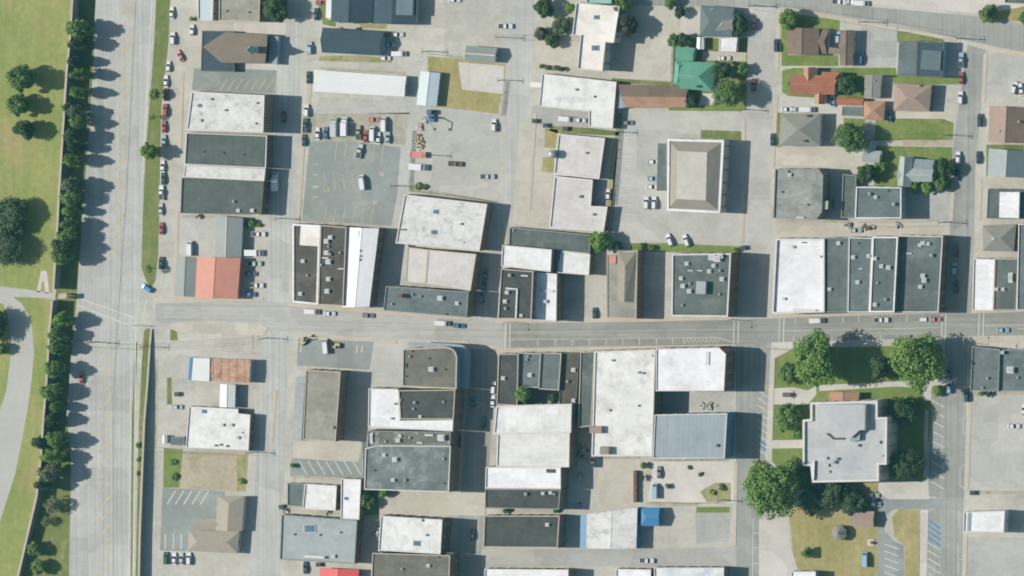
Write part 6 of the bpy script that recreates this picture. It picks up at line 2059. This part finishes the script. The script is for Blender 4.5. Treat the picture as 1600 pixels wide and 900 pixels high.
fence([(668, 84), (730, 90)], 'low fence along the top of the dry lawn')
fence([(791, 128), (788, 160), (785, 180)], 'fence along the street side of the dry lawn')
fence([(641, 298), (700, 304), (776, 316)], 'fence between scrap yard and dirty white roof')
fence([(646, 205), (643, 250), (640, 296)], 'fence along the alley side of the scrap yard')
fence([(971, 180), (965, 260), (959, 320)], 'fence on the grass strip of the office car park')
fence([(1052, 60), (1050, 100), (1050, 168)], 'fence beside the green metal roofed house')
fence([(1404, 217), (1470, 217)], 'garden fence at the foot of the wide lawn', 1.2, M_polewood)
fence([(1018, 785), (1080, 786), (1130, 785)], 'wooden fence along the foot of the white yard', 1.6, M_polewood)
fence([(566, 690), (568, 740), (565, 806)], 'white fence beside the overgrown corner', 1.6, M_unitW, M_unitW)
fence([(1020, 718), (1060, 719), (1110, 719)], 'fence below the blue-grey ribbed roof', 1.4)


def wire(a, b, h, label):
    """a sagging cable between two pole feet"""
    A, B = G(*a, 0), G(*b, 0)
    c = (A + B) / 2
    t = empty('overhead_wire', (c.x, c.y, h - 1), label, 'overhead wire', 'overhead wires')
    for k, off in enumerate((-.9, .9)):
        m = MB()
        pts = []
        for i in range(9):
            u = i / 8
            q = A.lerp(B, u)
            pts.append((q.x - c.x, q.y - c.y + off, .6 - 4 * u * (1 - u) * .8))
        m.tube(pts, .04, .04, 5)
        m.obj('cable', M_trim, t)


wire((1180, 9), (1352, 34), 9, 'overhead wire along the top road above the brown house')
wire((1352, 34), (1504, 60), 9, 'overhead wire along the top road above the empty car park')
wire((397, 706), (232, 700), 9, 'overhead wire crossing above the bare earth lot')
wire((417, 528), (232, 541), 9, 'overhead wire crossing the lower street to the retaining wall')
wire((232, 541), (90, 535), 9, 'overhead wire across the highway at the stop line')
wire((786, 58), (900, 58), 8, 'overhead wire reaching the cream T-shaped roof')
wire((1484, 211), (1400, 214), 9, 'overhead wire over the foot of the wide lawn')
wire((1476, 347), (1350, 350), 9, 'overhead wire along the lane behind the slate roofs')
for i, (x, y, c_, lab) in enumerate(((446, 797, 'brown', 'tan clutter of boxes below the small slate roof'), (512, 800, 'tan', 'clutter of boxes below the white square roof'), (905, 790, 'grey', 'boxes in the shade at the blue-walled roof'), (920, 650, 'grey', 'boxes behind the stained white roof'),
                                     (786, 640 - 40, 'tan', 'boxes at the kerb of the short row'), (1326, 352, 'grey', 'boxes behind the third slate roof'), (1402, 352, 'tan', 'tan crates in the lane at the two-toned slate roof'), (640, 384, 'brown', 'orange scrap strip under the dirty white roof'),
                                     (386, 352, 'brown', 'small clutter behind the lower dark green roof'), (312, 338, 'brown', 'brown pallets under the dark green roof'))):
    heap(x, y, 1.6, 1.0, .9, [PM[c_], M_unitG, M_unitD], lab, 'crate_heap', 'crates', 12)
# ------------------------------------------------------------------ light
HAZE = 1.9e-5
SUN = Vector((-1.0, 0.05, 1.0)).normalized()
sd = bpy.data.lights.new('sun', 'SUN')
sd.energy = 4.1
sd.angle = math.radians(.55)
sd.color = (1.0, .93, .84)
so = bpy.data.objects.new('sun', sd)
COL.objects.link(so)
so.rotation_euler = SUN.to_track_quat('Z', 'Y').to_euler()
so.location = (-300, 0, 300)
w = bpy.data.worlds.new('World')
sc.world = w
w.use_nodes = True
nt = w.node_tree
bg = nt.nodes['Background']
sky = nt.nodes.new('ShaderNodeTexSky')
sky.sky_type = 'NISHITA'
sky.sun_disc = False
sky.sun_elevation = math.asin(SUN.z)
sky.sun_rotation = math.atan2(SUN.x, SUN.y)
sky.air_density = 1.3
sky.dust_density = 1.5
sky.ozone_density = 0.5
nt.links.new(sky.outputs[0], bg.inputs[0])
bg.inputs[1].default_value = .075
vs = sc.view_settings
vs.view_transform = 'Standard'
vs.look = 'None'
vs.gamma = 1
vs.use_curve_mapping = False
vs.exposure = 0.34
sc.render.engine = 'CYCLES'
sc.cycles.max_bounces = 5
sc.cycles.diffuse_bounces = 3
sc.cycles.transparent_max_bounces = 4
sc.cycles.filter_width = 1.8

# thin summer haze between the town and the far-off camera
m = MB()
m.box((CAMP.x * .5, CAMP.y * .5, 1524), (2600, 2200, 3050))
hz = m.obj('haze', [])
tag(hz, kind='stuff')
hm = bpy.data.materials.new('thin_haze')
hm.use_nodes = True
ht = hm.node_tree
for n_ in list(ht.nodes):
    if n_.type != 'OUTPUT_MATERIAL':
        ht.nodes.remove(n_)
pv = ht.nodes.new('ShaderNodeVolumePrincipled')
pv.inputs['Color'].default_value = (.25, .88, 1.0, 1)
pv.inputs['Density'].default_value = HAZE
pv.inputs['Anisotropy'].default_value = 0.0
ht.links.new(pv.outputs[0], ht.nodes['Material Output'].inputs['Volume'])
hz.data.materials.append(hm)
